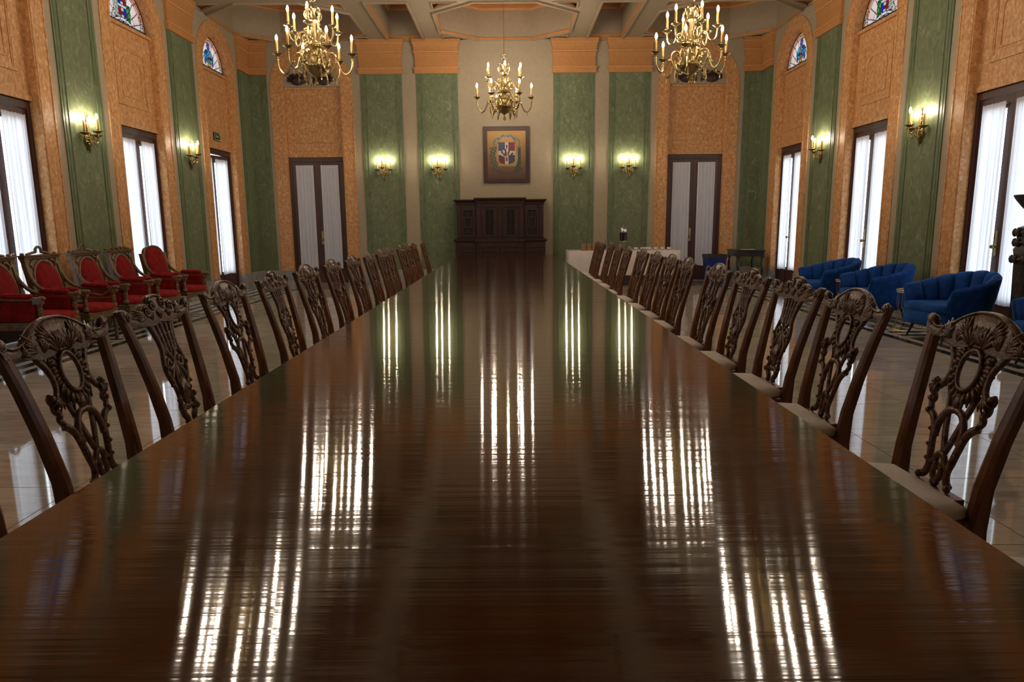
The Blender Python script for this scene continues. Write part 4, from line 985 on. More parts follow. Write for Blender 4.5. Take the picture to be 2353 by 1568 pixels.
# ------------------------------------------------------------------ red armchairs along the left wall (local: +y forward)
def make_throne(kind):
    t = empty('armchair', (0,0,0), 0, 'x', 'armchair', 'red velvet armchairs along the wall')
    W = 0.305
    def by(z): return -0.27-0.13*max(0, (z-0.42)/0.65)
    # rear stiles
    for sg in (-1, 1):
        m = MB(); ring = []
        for z, y, a in ((0, -0.33, 0.022), (0.2, -0.28, 0.026), (0.42, by(0.42), 0.03), (0.7, by(0.7), 0.028), (0.96, by(0.96), 0.026), (1.0, by(1.0), 0.03)):
            x = sg*(W-0.03); ring.append([(x-a, y-a, z), (x+a, y-a, z), (x+a, y+a, z), (x-a, y+a, z)])
        if kind == 'round': ring = ring[:-1]
        m.loft(ring); m.build('rear_stile', 'throne_wood', t)
        m = MB(); m.lathe([(0.018, 0), (0.026, 0.02), (0.016, 0.05), (0.024, 0.2), (0.03, 0.27), (0.022, 0.285), (0.036, 0.30), (0.036, 0.34), (0, 0.34)], 10, (sg*(W-0.045), 0.27, 0)); m.build('front_leg', 'throne_wood', t, True)
        # arm: sweeping rail, turned post, pad, side panel
        m = MB()
        m.tube(spline([(sg*(W-0.03), by(0.9), 0.90), (sg*(W-0.025), by(0.8)+0.03, 0.78), (sg*(W-0.02), by(0.7)+0.08, 0.69), (sg*(W-0.015), -0.14, 0.635), (sg*(W-0.01), 0.05, 0.62), (sg*(W-0.01), 0.28, 0.625)], 5), 0.022, 8)
        m.box(sg*W-0.035 if sg > 0 else -W-0.02, sg*W+0.02 if sg > 0 else -W+0.035, 0.22, 0.31, 0.575, 0.64)
        m.ball((sg*(W-0.01), 0.30, 0.63), (0.034, 0.045, 0.026), 8, 5); m.build('arm_rail', 'throne_wood', t, True)
        m = MB(); m.lathe([(0.032, 0.40), (0.034, 0.43), (0.02, 0.445), (0.026, 0.46), (0.022, 0.49), (0.028, 0.52), (0.018, 0.535), (0.03, 0.555), (0.03, 0.60), (0, 0.60)], 10, (sg*(W-0.02), 0.265, 0)); m.build('arm_post', 'throne_wood', t, True)
        m = MB(); m.tube([(sg*(W-0.012), -0.13, 0.648), (sg*(W-0.012), -0.09, 0.657), (sg*(W-0.012), 0.08, 0.65), (sg*(W-0.012), 0.19, 0.648), (sg*(W-0.012), 0.21, 0.64)], [0.012, 0.032, 0.034, 0.032, 0.014], 8); m.build('arm_pad', 'red_velvet', t, 'all')
        if kind != 'open':
            m = MB(); m.cbox(sg*(W-0.03)-0.022, sg*(W-0.03)+0.022, -0.26, 0.235, 0.39, 0.61, 0.015); m.build('side_panel', 'red_velvet', t)
        else:
            m = MB(); m.tube(spline([(sg*(W-0.02), -0.2, 0.58), (sg*(W-0.02), -0.1, 0.53), (sg*(W-0.02), 0.02, 0.55), (sg*(W-0.02), 0.12, 0.53), (sg*(W-0.02), 0.22, 0.58)], 4), 0.016, 6)
            m.tube([(sg*(W-0.02), -0.25, 0.50), (sg*(W-0.02), 0.24, 0.50)], 0.012, 6); m.build('side_fretwork', 'throne_wood', t, True)
    # seat
    m = MB(); m.cbox(-W+0.005, W-0.005, -0.29, 0.31, 0.30, 0.385, 0.012); 
    m.build('seat_rail', 'throne_wood', t)
    def sr(g, z): return [(x*(1-g/W), 0.0+y*(1-g/0.3), z) for x, y in ((-W+0.03, -0.27), (W-0.03, -0.27), (W-0.04, 0.2), (W-0.05, 0.30), (0.12, 0.325), (-0.12, 0.325), (-W+0.05, 0.30), (-W+0.04, 0.2))]
    m = MB(); m.loft([sr(0, 0.38), sr(-0.008, 0.405), sr(0.012, 0.435), sr(0.06, 0.455), sr(0.16, 0.466)]); m.build('seat_cushion', 'red_velvet', t, 'all')
    B = lambda s, z, o=0.0: (s, by(z)+o, z)
    if kind == 'round':
        ol = [(-0.225, 0.46), (-0.25, 0.6), (-0.245, 0.85), (-0.225, 0.96), (-0.17, 1.025), (-0.08, 1.055), (0, 1.06), (0.08, 1.055), (0.17, 1.025), (0.225, 0.96), (0.245, 0.85), (0.25, 0.6), (0.225, 0.46)]
        ol = spline(ol, 3); n = len(ol)
        m = MB(); m.loft([[B(a, b, -0.03) for a, b in ol], [B(a, b, 0.012) for a, b in ol]]); m.build('back_frame', 'throne_wood', t)
        m = MB(); m.tube([B(a, b, 0.012) for a, b in ol], 0.018, 7); m.build('back_moulding', 'throne_wood', t, True)
        sh = lambda k, o: [B(a*k, 0.76+(b-0.76)*k, o) for a, b in ol]
        m = MB(); m.loft([sh(0.94, 0.01), sh(0.92, 0.032), sh(0.82, 0.05), sh(0.5, 0.062), sh(0.1, 0.066)]); m.build('back_cushion', 'red_velvet', t, 'all')
    else:
        # pierced wooden back around an oval pad
        oval = [(0.222*math.sin(2*PI*i/32), 0.70+0.275*math.cos(2*PI*i/32)) for i in range(32)]
        rect = []
        for a, b in oval:
            dx, dz = a/0.262, (b-0.72)/0.285; k = max(abs(dx), abs(dz)); rect.append((a/k if k else a, 0.72+(b-0.72)/k))
        m = MB(lambda u, v, w_: B(u, v, w_)); m.ring(rect, oval, -0.02, 0.012); m.build('back_frame', 'throne_wood', t)
        m = MB(); m.tube([B(a, b, 0.012) for a, b in oval], 0.017, 7, closed=True)
        for sx in (-1, 1):
            m.tube(spline([B(sx*0.25, 0.985, 0.016), B(sx*0.225, 0.93, 0.022), B(sx*0.19, 0.965, 0.022), B(sx*0.14, 0.985, 0.016)], 4), 0.013, 6)
            for q in range(4): m.ball(B(sx*(0.242-0.02*q), 0.97-0.028*q, 0.016), 0.014, 6, 4)
            m.tube([B(sx*0.255, 0.95, 0.012), B(sx*0.258, 0.7, 0.012), B(sx*0.25, 0.48, 0.012)], 0.012, 6)
        m.build('back_carving', 'throne_wood', t, True)
        sh = lambda k, o: [B(a*k, 0.70+(b-0.70)*k, o) for a, b in oval]
        m = MB(); m.loft([sh(0.97, -0.012), sh(0.97, 0.01), sh(0.9, 0.038), sh(0.7, 0.055), sh(0.4, 0.064), sh(0.05, 0.067)]); m.build('back_cushion', 'red_velvet', t, 'all')
        m = MB(); z0 = 1.0
        m.box(-W-0.005, W+0.005, by(1.0)-0.035, by(1.0)+0.035, z0, z0+0.028); m.box(-W-0.018, W+0.018, by(1.0)-0.045, by(1.0)+0.05, z0+0.028, z0+0.045)
        c = m.build('crest_rail', 'throne_wood', t)
        m = MB()
        if kind != 'plain':
            m.tube(spline([(-0.20, by(1.05), 1.05), (-0.10, by(1.05), 1.07), (-0.05, by(1.05), 1.075), (-0.045, by(1.05), 1.11), (0, by(1.05), 1.135), (0.045, by(1.05), 1.11), (0.05, by(1.05), 1.075), (0.10, by(1.05), 1.07), (0.20, by(1.05), 1.05)], 4), 0.016, 6)
        else:
            for q in range(15): m.ball((-0.21+0.03*q, by(1.05), 1.055+0.012*math.sin(q*1.7)+0.012*math.cos((q-7)*0.2)), (0.02, 0.018, 0.018), 6, 4)
        for sx in (-1, 1): m.ball((sx*(W-0.03), by(1.05), 1.055), (0.03, 0.025, 0.018), 7, 4)
        m.build('crest_finial', 'throne_wood', c, True)
    return t
protos = {}
RED = [(7.33, 'loop', 'red velvet throne armchair cut by the left picture edge'), (8.09, 'open', 'red oval-back armchair with open fretwork arms and looped crest, before the left window'),
       (8.93, 'loop', 'red oval-back armchair with looped crest, before the green pilaster'), (9.72, 'plain', 'red oval-back armchair with leafy flat crest, next to the round-topped one'), (10.50, 'round', 'red armchair with rounded fully padded back, farthest of the red row')]
for y, k, lab in RED:
    o = make_throne(k) if k not in protos else dup(protos[k], (0,0,0), 0)
    protos.setdefault(k, o)
    o.location = (-5.13, y, 0); o.rotation_euler = (0,0,-PI/2); o['label'] = lab
protos['round'].location = (-5.09, 10.52, 0); protos['round'].rotation_euler = (0,0,-PI/2-0.10)

# ------------------------------------------------------------------ blue channel-tufted tub chairs (local: +y forward)
def make_tub():
    t = empty('tub_chair', (0,0,0), 0, 'x', 'tub chair', 'blue velvet tub chairs along the wall')
    def plan(a, r=0.0):
        """a in 0..1 around the U from the right arm front to the left arm front"""
        L1 = 0.30; R = 0.40; arcl = PI*R; tot = 2*L1+arcl; d = a*tot
        if d < L1: x, y, nx_, ny_ = R, 0.33-d, 1, 0
        elif d < L1+arcl:
            th = (d-L1)/R; x, y, nx_, ny_ = R*math.cos(th), 0.03-R*math.sin(th)*0.98, math.cos(th), -math.sin(th)
        else: x, y, nx_, ny_ = -R, 0.03+(d-L1-arcl), -1, 0
        return x+nx_*r, y+ny_*r
    def top(a): return 0.60+0.165*(math.sin(PI*a)**1.5)
    n = 44
    m = MB(); rings = []
    for i in range(n+1):
        a = i/n; h = top(a); pr = []
        for r, z in ((-0.02, 0.18), (0.0, 0.17), (0.012, 0.30), (0.03, 0.5), (0.048, h-0.05), (0.05, h-0.02), (0.035, h), (0.005, h-0.005), (-0.01, h-0.04), (-0.03, 0.40)):
            k = -0.055*(1-min(1, (z-0.17)/0.4)); x, y = plan(a, r+k); pr.append((x, y, z))
        rings.append(pr)
    m.loft(rings); m.build('outer_shell', 'blue_velvet', t, 'all')
    K = 10
    for k in range(K):
        a0, a1 = k/K, (k+1)/K; m = MB(); rings = []
        for q in range(9):
            u = q/8; a = a0+(a1-a0)*u; b = math.sin(PI*u)**0.5
            h = top(a)+0.004+0.012*b; tk = 0.022+0.05*b
            ring = []
            for z, rr in ((0.36, -0.03-tk), (0.5, -0.015-tk), (h-0.07, 0.0-tk), (h-0.02, 0.012-tk*0.7), (h, 0.02), (h-0.02, 0.038), (h-0.08, 0.03), (0.36, -0.02)):
                x, y = plan(a, rr-0.02 if z < h-0.1 else rr); ring.append((x, y, z))
            rings.append(ring)
        m.loft(rings); m.build('back_channel', 'blue_velvet', t, 'all')
    def sr(g, z): return [(x*(1-g/0.36), 0.03+(y-0.03)*(1-g/0.36), z) for x, y in ((-0.345, 0.37), (-0.345, 0.02), (-0.28, -0.2), (-0.12, -0.31), (0.12, -0.31), (0.28, -0.2), (0.345, 0.02), (0.345, 0.37), (0.15, 0.385), (-0.15, 0.385))]
    m = MB(); m.loft([sr(0.02, 0.17), sr(0.0, 0.18), sr(0.0, 0.32), sr(0.008, 0.325)]); m.build('seat_base', 'blue_velvet', t, 'all')
    m = MB(); m.loft([sr(0.008, 0.327), sr(-0.004, 0.34), sr(-0.004, 0.40), sr(0.02, 0.418), sr(0.08, 0.426)]); m.build('seat_cushion', 'blue_velvet', t, 'all')
    for x, y in ((-0.28, 0.30), (0.28, 0.30), (-0.24, -0.22), (0.24, -0.22)):
        m = MB(); m.tube([(x*0.93, y*0.93, 0.19), (x*1.1, y*1.1, 0.0)], [0.021, 0.010], 8); m.build('leg', 'black_leg', t, True)
    return t
tb = make_tub()
BLUE = [((5.08, 7.74), 'blue velvet tub chair with front leg showing, nearest of the three full ones', 0.05), ((5.08, 9.36), 'blue velvet tub chair in the middle of the three full ones', 0.0), ((5.08, 10.78), 'blue velvet tub chair farthest from the camera, behind the farther gold stand', 0.03), ((5.12, 6.02), 'blue velvet tub chair cut off by the right picture edge', 0.0)]
for i, ((x, y), lab, dz) in enumerate(BLUE):
    o = tb if i == 0 else dup(tb, (0,0,0), 0)
    o.location = (x, y, 0); o.rotation_euler = (0,0,PI/2+dz); o['label'] = lab

def make_stand():
    t = empty('wire_side_table', (0,0,0), 0, 'x', 'side table', 'gold wire drum side tables between the blue chairs')
    circ = lambda r, z: [(r*math.cos(2*PI*i/28), r*math.sin(2*PI*i/28), z) for i in range(28)]
    for z, r in ((0.50, 0.19), (0.478, 0.19)): MB().tube(circ(r, z), 0.005, 5, closed=True).build('top_ring', 'gold_wire', t, True)
    MB().tube(circ(0.22, 0.006), 0.006, 5, closed=True).build('base_ring', 'gold_wire', t, True)
    m = MB(); m.lathe([(0.186, 0.484), (0.186, 0.492), (0, 0.492)], 28); m.build('glass_top', 'clear_glass', t)
    for k in range(4):
        a = 2*PI*k/4+0.5
        for d in (-0.10, 0.10):
            ca, sa = math.cos(a+d), math.sin(a+d); cb, sb2 = math.cos(a-d*2), math.sin(a-d*2)
            m = MB(); m.tube([(0.19*ca, 0.19*sa, 0.50), (0.19*ca, 0.19*sa, 0.30), (0.165*cb, 0.165*sb2, 0.20), (0.22*ca, 0.22*sa, 0.006)], 0.004, 5); m.build('wire_rod', 'gold_wire', t, True)
    return t
st = make_stand()
for i, (x, y, lab) in enumerate(((5.02, 8.44, 'gold wire side table beside the chair with showing front legs'), (5.0, 10.02, 'gold wire side table between the two farther blue chairs'))):
    o = st if i == 0 else dup(st, (0,0,0), 0)
    o.location = (x, y, 0); o['label'] = lab

# ------------------------------------------------------------------ carved cabinet against the end wall
def cabinet():
    cx = -0.2; yb_ = D-0.02
    t = empty('carved_cabinet', (cx, yb_, 0), 0, 'dark carved wooden breakfront cabinet under the framed painting', 'cabinet')
    Wd = 1.0; W2 = 0.53; fy, fm = -0.44, -0.50       # side fronts and projecting middle (towards -y)
    bx = lambda name, x0, x1, y0, y1, z0, z1, mat='cabinet_wood', par=t: MB().box(x0, x1, y0, y1, z0, z1).build(name, mat, par)
    bx('plinth', -Wd-0.03, Wd+0.03, fy-0.03, 0, 0, 0.08)
    bx('lower_body', -Wd-0.02, Wd+0.02, fy-0.02, 0, 0.08, 0.98); bx('lower_middle', -W2, W2, fm-0.02, fy, 0.0, 0.98)
    m = MB(); m.loft([[(-Wd-a, 0, z), (Wd+a, 0, z), (Wd+a, fy-a, z), (-Wd-a, fy-a, z)] for a, z in ((0.03, 0.95), (0.06, 0.985), (0.06, 1.0), (0.0, 1.03))]); m.build('waist_moulding', 'cabinet_wood', t)
    bx('waist_middle', -W2-0.03, W2+0.03, fm-0.05, fy, 0.955, 1.02)
    bx('upper_body', -Wd+0.02, Wd-0.02, fy+0.03, 0, 1.0, 1.80); bx('upper_middle', -W2+0.01, W2-0.01, fm+0.03, fy+0.03, 1.0, 1.82)
    def cornice(name, x0, x1, f, z0, z1, out):
        m = MB(); h = z1-z0
        m.loft([[(x0-a, 0, z), (x1+a, 0, z), (x1+a, f-a, z), (x0-a, f-a, z)] for a, z in ((0.0, z0), (0.012, z0+h*0.1), (0.015, z0+h*0.4), (out*0.6, z0+h*0.65), (out, z0+h*0.8), (out, z1))]); m.build(name, 'cabinet_wood', t)
    cornice('cornice', -Wd+0.02, Wd-0.02, fy+0.03, 1.78, 1.90, 0.07); cornice('cornice_middle', -W2, W2, fm+0.03, 1.80, 1.935, 0.06)
    # side doors with lattice
    for sg in (-1, 1):
        x0, x1 = sorted((sg*(W2+0.045), sg*(Wd-0.13))); f = fy+0.03
        d = MB(lambda u, v, w_: (u, f-w_, v)); a = [(x0, 1.07), (x1, 1.07), (x1, 1.70), (x0, 1.70)]; b = [(x0+0.045, 1.115), (x1-0.045, 1.115), (x1-0.045, 1.655), (x0+0.045, 1.655)]
        d.ring(a, b, 0, 0.025); dd = d.build('lattice_door', 'cabinet_wood', t)
        bx('door_panel', x0+0.04, x1-0.04, f-0.004, f+0.001, 1.11, 1.66, 'cabinet_dark', dd)
        c = (x0+x1)/2; l = MB()
        for (u0, u1, v0, v1) in ((x0+0.04, x1-0.04, 1.60, 1.615), (x0+0.04, x1-0.04, 1.155, 1.17), (c-0.012, c+0.012, 1.52, 1.60), (c-0.012, c+0.012, 1.17, 1.27), (x0+0.045, c-0.09, 1.385, 1.405), (c+0.09, x1-0.045, 1.385, 1.405)): l.box(u0, u1, f-0.018, f, v0, v1)
        l.M = lambda u, v, w_: (u, f-w_, v); l.ring([(c-0.09, 1.27), (c+0.09, 1.27), (c+0.09, 1.52), (c-0.09, 1.52)], [(c-0.06, 1.30), (c+0.06, 1.30), (c+0.06, 1.49), (c-0.06, 1.49)], 0, 0.018); l.build('lattice', 'cabinet_wood', dd)
        x2, x3 = sorted((sg*(Wd-0.12), sg*(Wd-0.03)))
        bx('corner_pilaster', x2, x3, f-0.03, f, 1.05, 1.73)
        for q in range(3): bx('flute', x2+0.014+0.026*q, x2+0.026+0.026*q, f-0.036, f-0.03, 1.12, 1.66)
        bx('frieze_block', x2-0.005, x3+0.01, f-0.035, f, 1.70, 1.78)
        # lower doors and drawers
        y0, y1 = sorted((sg*(W2+0.04), sg*(Wd-0.05))); f2 = fy-0.02
        dr = bx('drawer', y0, y1, f2-0.018, f2, 0.82, 0.93); MB().ball(((y0+y1)/2, f2-0.03, 0.875), 0.014, 8, 5).build('knob', 'brass', dr, True)
        dl = MB(lambda u, v, w_: (u, f2-w_, v)); dl.ring([(y0, 0.12), (y1, 0.12), (y1, 0.79), (y0, 0.79)], [(y0+0.06, 0.18), (y1-0.06, 0.18), (y1-0.06, 0.73), (y0+0.06, 0.73)], 0, 0.022); lo = dl.build('lower_door', 'cabinet_wood', t)
        bx('door_panel', y0+0.09, y1-0.09, f2-0.012, f2, 0.21, 0.70, 'cabinet_wood', lo)
    # middle: carved double doors between pilasters
    f = fm+0.03
    for x in (-W2+0.055, 0.0, W2-0.055): bx('middle_pilaster', x-0.045, x+0.045, f-0.025, f, 1.05, 1.74)
    for sg in (-1, 1):
        x0, x1 = sorted((sg*0.05, sg*(W2-0.105))); c = (x0+x1)/2
        dd = bx('carved_door', x0+0.01, x1-0.01, f-0.012, f, 1.07, 1.72)
        bx('door_panel', c-0.085, c+0.085, f-0.018, f-0.01, 1.12, 1.68, 'cabinet_dark', dd)
        r = MB()
        for z in (1.20, 1.50): r.box(c-0.018, c+0.018, f-0.032, f-0.016, z, z+0.13)
        r.box(c-0.08, c+0.08, f-0.028, f-0.016, 1.395, 1.41)
        for q in range(12):
            z = 1.15+0.045*q
            for s2 in (-1, 1): r.ball((c+s2*(0.055+0.012*math.sin(q)), f-0.02, z), (0.016, 0.012, 0.02), 6, 4)
        r.build('door_carving', 'cabinet_dark', dd, True)
        bx('door_hood', c-0.13, c+0.13, f-0.035, f, 1.725, 1.745)
        bx('frieze_block', sg*(W2-0.06)-0.05, sg*(W2-0.06)+0.05, f-0.03, f, 1.745, 1.805)
    f2 = fm-0.02
    dr = bx('drawer', -W2+0.06, W2-0.06, f2-0.018, f2, 0.83, 0.94)
    for x in (-0.27, 0.27): MB().ball((x, f2-0.03, 0.885), 0.014, 8, 5).build('knob', 'brass', dr, True)
    for sg in (-1, 1):
        y0, y1 = sorted((sg*0.012, sg*(W2-0.06)))
        dl = MB(lambda u, v, w_: (u, f2-w_, v)); dl.ring([(y0, 0.12), (y1, 0.12), (y1, 0.79), (y0, 0.79)], [(y0+0.06, 0.18), (y1-0.06, 0.18), (y1-0.06, 0.73), (y0+0.06, 0.73)], 0, 0.022); lo = dl.build('lower_door', 'cabinet_wood', t)
        bx('door_panel', y0+0.09, y1-0.09, f2-0.012, f2, 0.21, 0.70, 'cabinet_wood', lo)
cabinet()

# ------------------------------------------------------------------ framed painting with the coat of arms
def painting():
    x0, x1, z0, z1 = -0.57, 0.485, 2.29, 3.535; c = ((x0+x1)/2, D-0.005, z0)
    t = empty('framed_painting', c, 0, 'dark framed oil painting of a coat of arms above the cabinet', 'painting')
    hw, h = (x1-x0)/2, z1-z0
    Mf = lambda u, v, w_: (u, -w_, v)
    rr = lambda g: [(-hw+g, g), (hw-g, g), (hw-g, h-g), (-hw+g, h-g)]
    m = MB(Mf); m.ring(rr(0), rr(0.09), 0, 0.045); f = m.build('frame', 'door_wood', t)
    m = MB(Mf); m.ring(rr(0.0), rr(0.022), 0.04, 0.058); m.ring(rr(0.04), rr(0.055), 0.04, 0.052); m.build('frame_bead', 'door_wood', f)
    def col(p, q):
        # p across, q up, both 0..1
        k = min(1, max(0, q))
        bg = tuple(a+(b-a)*(k**1.3) for a, b in zip((0.075,0.034,0.02), (0.46,0.25,0.055)))
        c_ = bg
        dx = p-0.505
        # scrolled cartouche behind the shield
        if abs(dx) < 0.30 and 0.26 < q < 0.88 and abs(dx) < 0.24+0.06*math.sin((q-0.26)*9): c_ = tuple(0.5*a+0.5*b for a, b in zip(bg, (0.50,0.31,0.11)))
        # laurel and palm
        if 0.07 < p < 0.30 and 0.14 < q < 0.66:
            ax = 0.17+0.10*(0.5-q)**2*4+0.04*math.sin(q*9)
            if abs(p-ax) < 0.09 and math.sin(p*62+q*30)*math.sin(q*58-p*20) > -0.25: c_ = (0.045,0.06,0.042) if math.sin(p*90+q*70) > 0 else (0.085,0.09,0.055)
        ax = 0.83-0.9*(max(0, 0.45-q))**2
        if 0.12 < q < 0.66 and abs(p-ax) < 0.035+0.10*max(0, 0.42-q)*1.6:
            c_ = (0.022,0.038,0.035) if math.sin(p*70-q*60) > -0.4 else (0.05,0.06,0.045)
        # lower ribbon
        rb = 0.135-0.10*math.cos((p-0.5)*7.5)*0.5
        if 0.12 < p < 0.92 and abs(q-rb-0.02) < 0.022: c_ = (0.085,0.03,0.024) if math.sin(p*55) > 0 else (0.06,0.045,0.03)
        # top ribbon
        rq = 0.885-1.15*dx*dx+0.018*math.sin(p*34)
        if abs(dx) < 0.345 and abs(q-rq) < 0.026 and not (abs(dx) < 0.03 and q < rq): c_ = (0.075,0.12,0.15) if math.sin(p*48+q*30) > -0.2 else (0.15,0.20,0.21)
        if 0.295 < abs(dx) < 0.345 and 0.62 < q < 0.79 and abs(abs(dx)-0.325+0.01*math.sin(q*40)) < 0.014: c_ = (0.10,0.13,0.14)
        # shield
        sw = 0.215 if q > 0.40 else 0.215*math.sqrt(max(0, 1-((0.40-q)/0.095)**2))**0.7
        if q > 0.72: sw = 0.215+0.03*(q-0.72)/0.035
        if 0.30 < q < 0.755 and abs(dx) < sw+0.012:
            c_ = (0.42,0.30,0.17)
            if abs(dx) < sw:
                if abs(dx) < 0.043 or abs(q-0.535) < 0.04: c_ = (0.48,0.42,0.36)
                elif (dx < 0) == (q > 0.535): c_ = (0.042,0.052,0.12) if q > 0.535 else (0.035,0.04,0.062)
                else: c_ = (0.17,0.016,0.025) if q > 0.535 else (0.10,0.016,0.014)
                # spray of flags, lances and cross
                ex, ey = dx, q-0.42; th = math.atan2(ex, ey) if ey > -0.02 else 9; rr_ = math.hypot(ex, ey)
                if abs(th) < 1.15 and rr_ < 0.20:
                    s = math.sin(th*11+0.4)
                    if s > 0.45: c_ = (0.50,0.44,0.40)
                    elif s < -0.35: c_ = (0.09,0.022,0.03)
                if abs(ex) < 0.018 and -0.06 < ey < 0.02: c_ = (0.13,0.02,0.02)
                if math.hypot(dx, q-0.675) < 0.022 or (abs(dx) < 0.012 and 0.62 < q < 0.7): c_ = (0.09,0.05,0.03)
                if (dx/0.06)**2+((q-0.515)/0.045)**2 < 1: c_ = (0.075,0.018,0.018) if math.sin(p*70) > -0.5 else (0.40,0.33,0.28)
        return c_
    n, k = 120, 146; g = 0.085; V = []; F = []; cols = []
    for j in range(k+1):
        for i in range(n+1):
            V.append((-hw+g+(2*hw-2*g)*i/n, g+(h-2*g)*j/k, 0.02))
    for j in range(k):
        for i in range(n):
            F.append((j*(n+1)+i, j*(n+1)+i+1, (j+1)*(n+1)+i+1, (j+1)*(n+1)+i)); cols.append(col((i+0.5)/n, (j+0.5)/k))
    m = MB(Mf); m.add(V, F); o = m.build('canvas', 'oil_paint', t, normals=False)
    ca = o.data.color_attributes.new('Col', 'FLOAT_COLOR', 'CORNER')
    buf = []
    for c_ in cols: buf += [*c_, 1.0]*4
    ca.data.foreach_set('color', buf)
painting()

# ------------------------------------------------------------------ refreshment table at the right end
def cloth_table():
    x0, x1, y0, y1, zt = 1.30, 3.70, 14.88, 15.62, 0.762
    t = empty('buffet_table', ((x0+x1)/2, (y0+y1)/2, 0), 0, 'folding buffet table with pale legs under a white cloth', 'table')
    hw, hd = (x1-x0)/2, (y1-y0)/2
    MB().box(-hw+0.02, hw-0.02, -hd+0.02, hd-0.02, zt-0.045, zt-0.012).build('tabletop', 'kraft', t)
    for x in (-hw+0.12, -0.3, 0.3, hw-0.12):
        for y in (-hd+0.1, hd-0.1): MB().box(x-0.03, x+0.03, y-0.03, y+0.03, 0, zt-0.045).build('leg', 'seat_cloth', t)
    c = empty('tablecloth', ((x0+x1)/2, (y0+y1)/2, zt-0.012), 0)
    per = []
    N = 60
    for i in range(N): per.append((-hw+2*hw*i/N, -hd, 0, -1))
    for i in range(18): per.append((hw, -hd+2*hd*i/18, 1, 0))
    for i in range(N): per.append((hw-2*hw*i/N, hd, 0, 1))
    for i in range(18): per.append((-hw, hd-2*hd*i/18, -1, 0))
    rings = []
    for z, k in ((0.012, -0.03), (0.012, 0.0), (0.004, 0.012), (-0.2, 0.02), (-0.52, 0.03)):
        r = []
        for i, (x, y, nx_, ny_) in enumerate(per):
            f = (0.012*math.sin(i*0.9)+0.008*math.sin(i*0.37+1))*max(0, -z)/0.5
            r.append((x+nx_*(k+f), y+ny_*(k+f), z))
        rings.append(r)
    m = MB(); m.loft(rings, cap=False); m.add([rings[0][0], rings[0][60], rings[0][78], rings[0][138]], [(0,1,2,3)])
    o = m.build('tablecloth', 'white_cloth', None, 'all', normals=False, loc=tuple(c.location)); bpy.data.objects.remove(c)
    tag(o, 'white cloth draped over the buffet table by the end wall', 'tablecloth')
    return zt
ZT = cloth_table()+0.0005
def cup_obj(name, prof, mat, n=14): return MB().lathe(prof, n).build(name, mat, None, True)
# brown paper boxes stacked two high
bp = None
for k in range(4):
    for l in range(2):
        if bp is None:
            bp = empty('paper_box', (0,0,0), 0, 'x', 'box', 'brown paper boxes on the buffet table')
            m = MB(); m.cbox(-0.052, 0.052, -0.052, 0.052, 0, 0.076, 0.006); m.build('box_body', 'kraft', bp); MB().box(-0.05, 0.05, -0.0535, -0.05, 0.055, 0.06).build('box_flap', 'kraft', bp); o = bp
        else: o = dup(bp, (0,0,0), 0)
        o.location = (1.62+0.118*k, 15.05, ZT+0.079*l)
        o['label'] = 'brown paper box, %s from the left in the %s row on the buffet table' % (ORD[k], ['lower', 'upper'][l])
tm = None
for i, (x, y, l) in enumerate(((2.13, 15.05, 0), (2.20, 15.03, 0), (2.13, 15.05, 1), (2.20, 15.03, 1), (2.28, 15.06, 0), (2.36, 15.04, 0))):
    if tm is None:
        tm = cup_obj('glass_tumbler', [(0.026, 0.0), (0.03, 0.003), (0.036, 0.10), (0.033, 0.10), (0.027, 0.008), (0, 0.008)], 'clear_glass'); o = tm
    else: o = tm.copy(); C.objects.link(o)
    o.location = (x, y, ZT+0.102*l); tag(o, 'clear glass tumbler, '+['front left of the lower four', 'lower, second from the boxes', 'upper one stacked nearest the boxes', 'upper one stacked second from the boxes', 'lower, third from the boxes', 'lower, farthest from the boxes'][i], 'tumbler', 'glass tumblers on the buffet table')
cp = None
for i in range(8):
    if cp is None:
        cp = empty('coffee_cup', (0,0,0), 0, 'white coffee cup in the row at the right end of the buffet', 'cup', 'white cups on the buffet table')
        MB().lathe([(0.03, 0), (0.065, 0.012), (0.068, 0.015), (0.03, 0.006), (0, 0.006)], 16).build('saucer', 'porcelain', cp, True)
        MB().lathe([(0.02, 0.006), (0.03, 0.012), (0.042, 0.04), (0.044, 0.062), (0.041, 0.062), (0.036, 0.03), (0, 0.016)], 16).build('cup_bowl', 'porcelain', cp, True)
        MB().tube([(0.04+0.02*math.sin(PI*i_/8), 0, 0.02+0.032*i_/8) for i_ in range(9)], 0.004, 5).build('cup_handle', 'porcelain', cp, True); o = cp
    else: o = dup(cp, (0,0,0), 0)
    o.location = (2.62+0.145*i if i < 7 else 3.02, 15.05 if i < 7 else 15.22, ZT)
    o['label'] = 'white coffee cup and saucer, %s from the dispenser in the front row' % ORD[i] if i < 7 else 'white coffee cup and saucer behind the front row of cups'
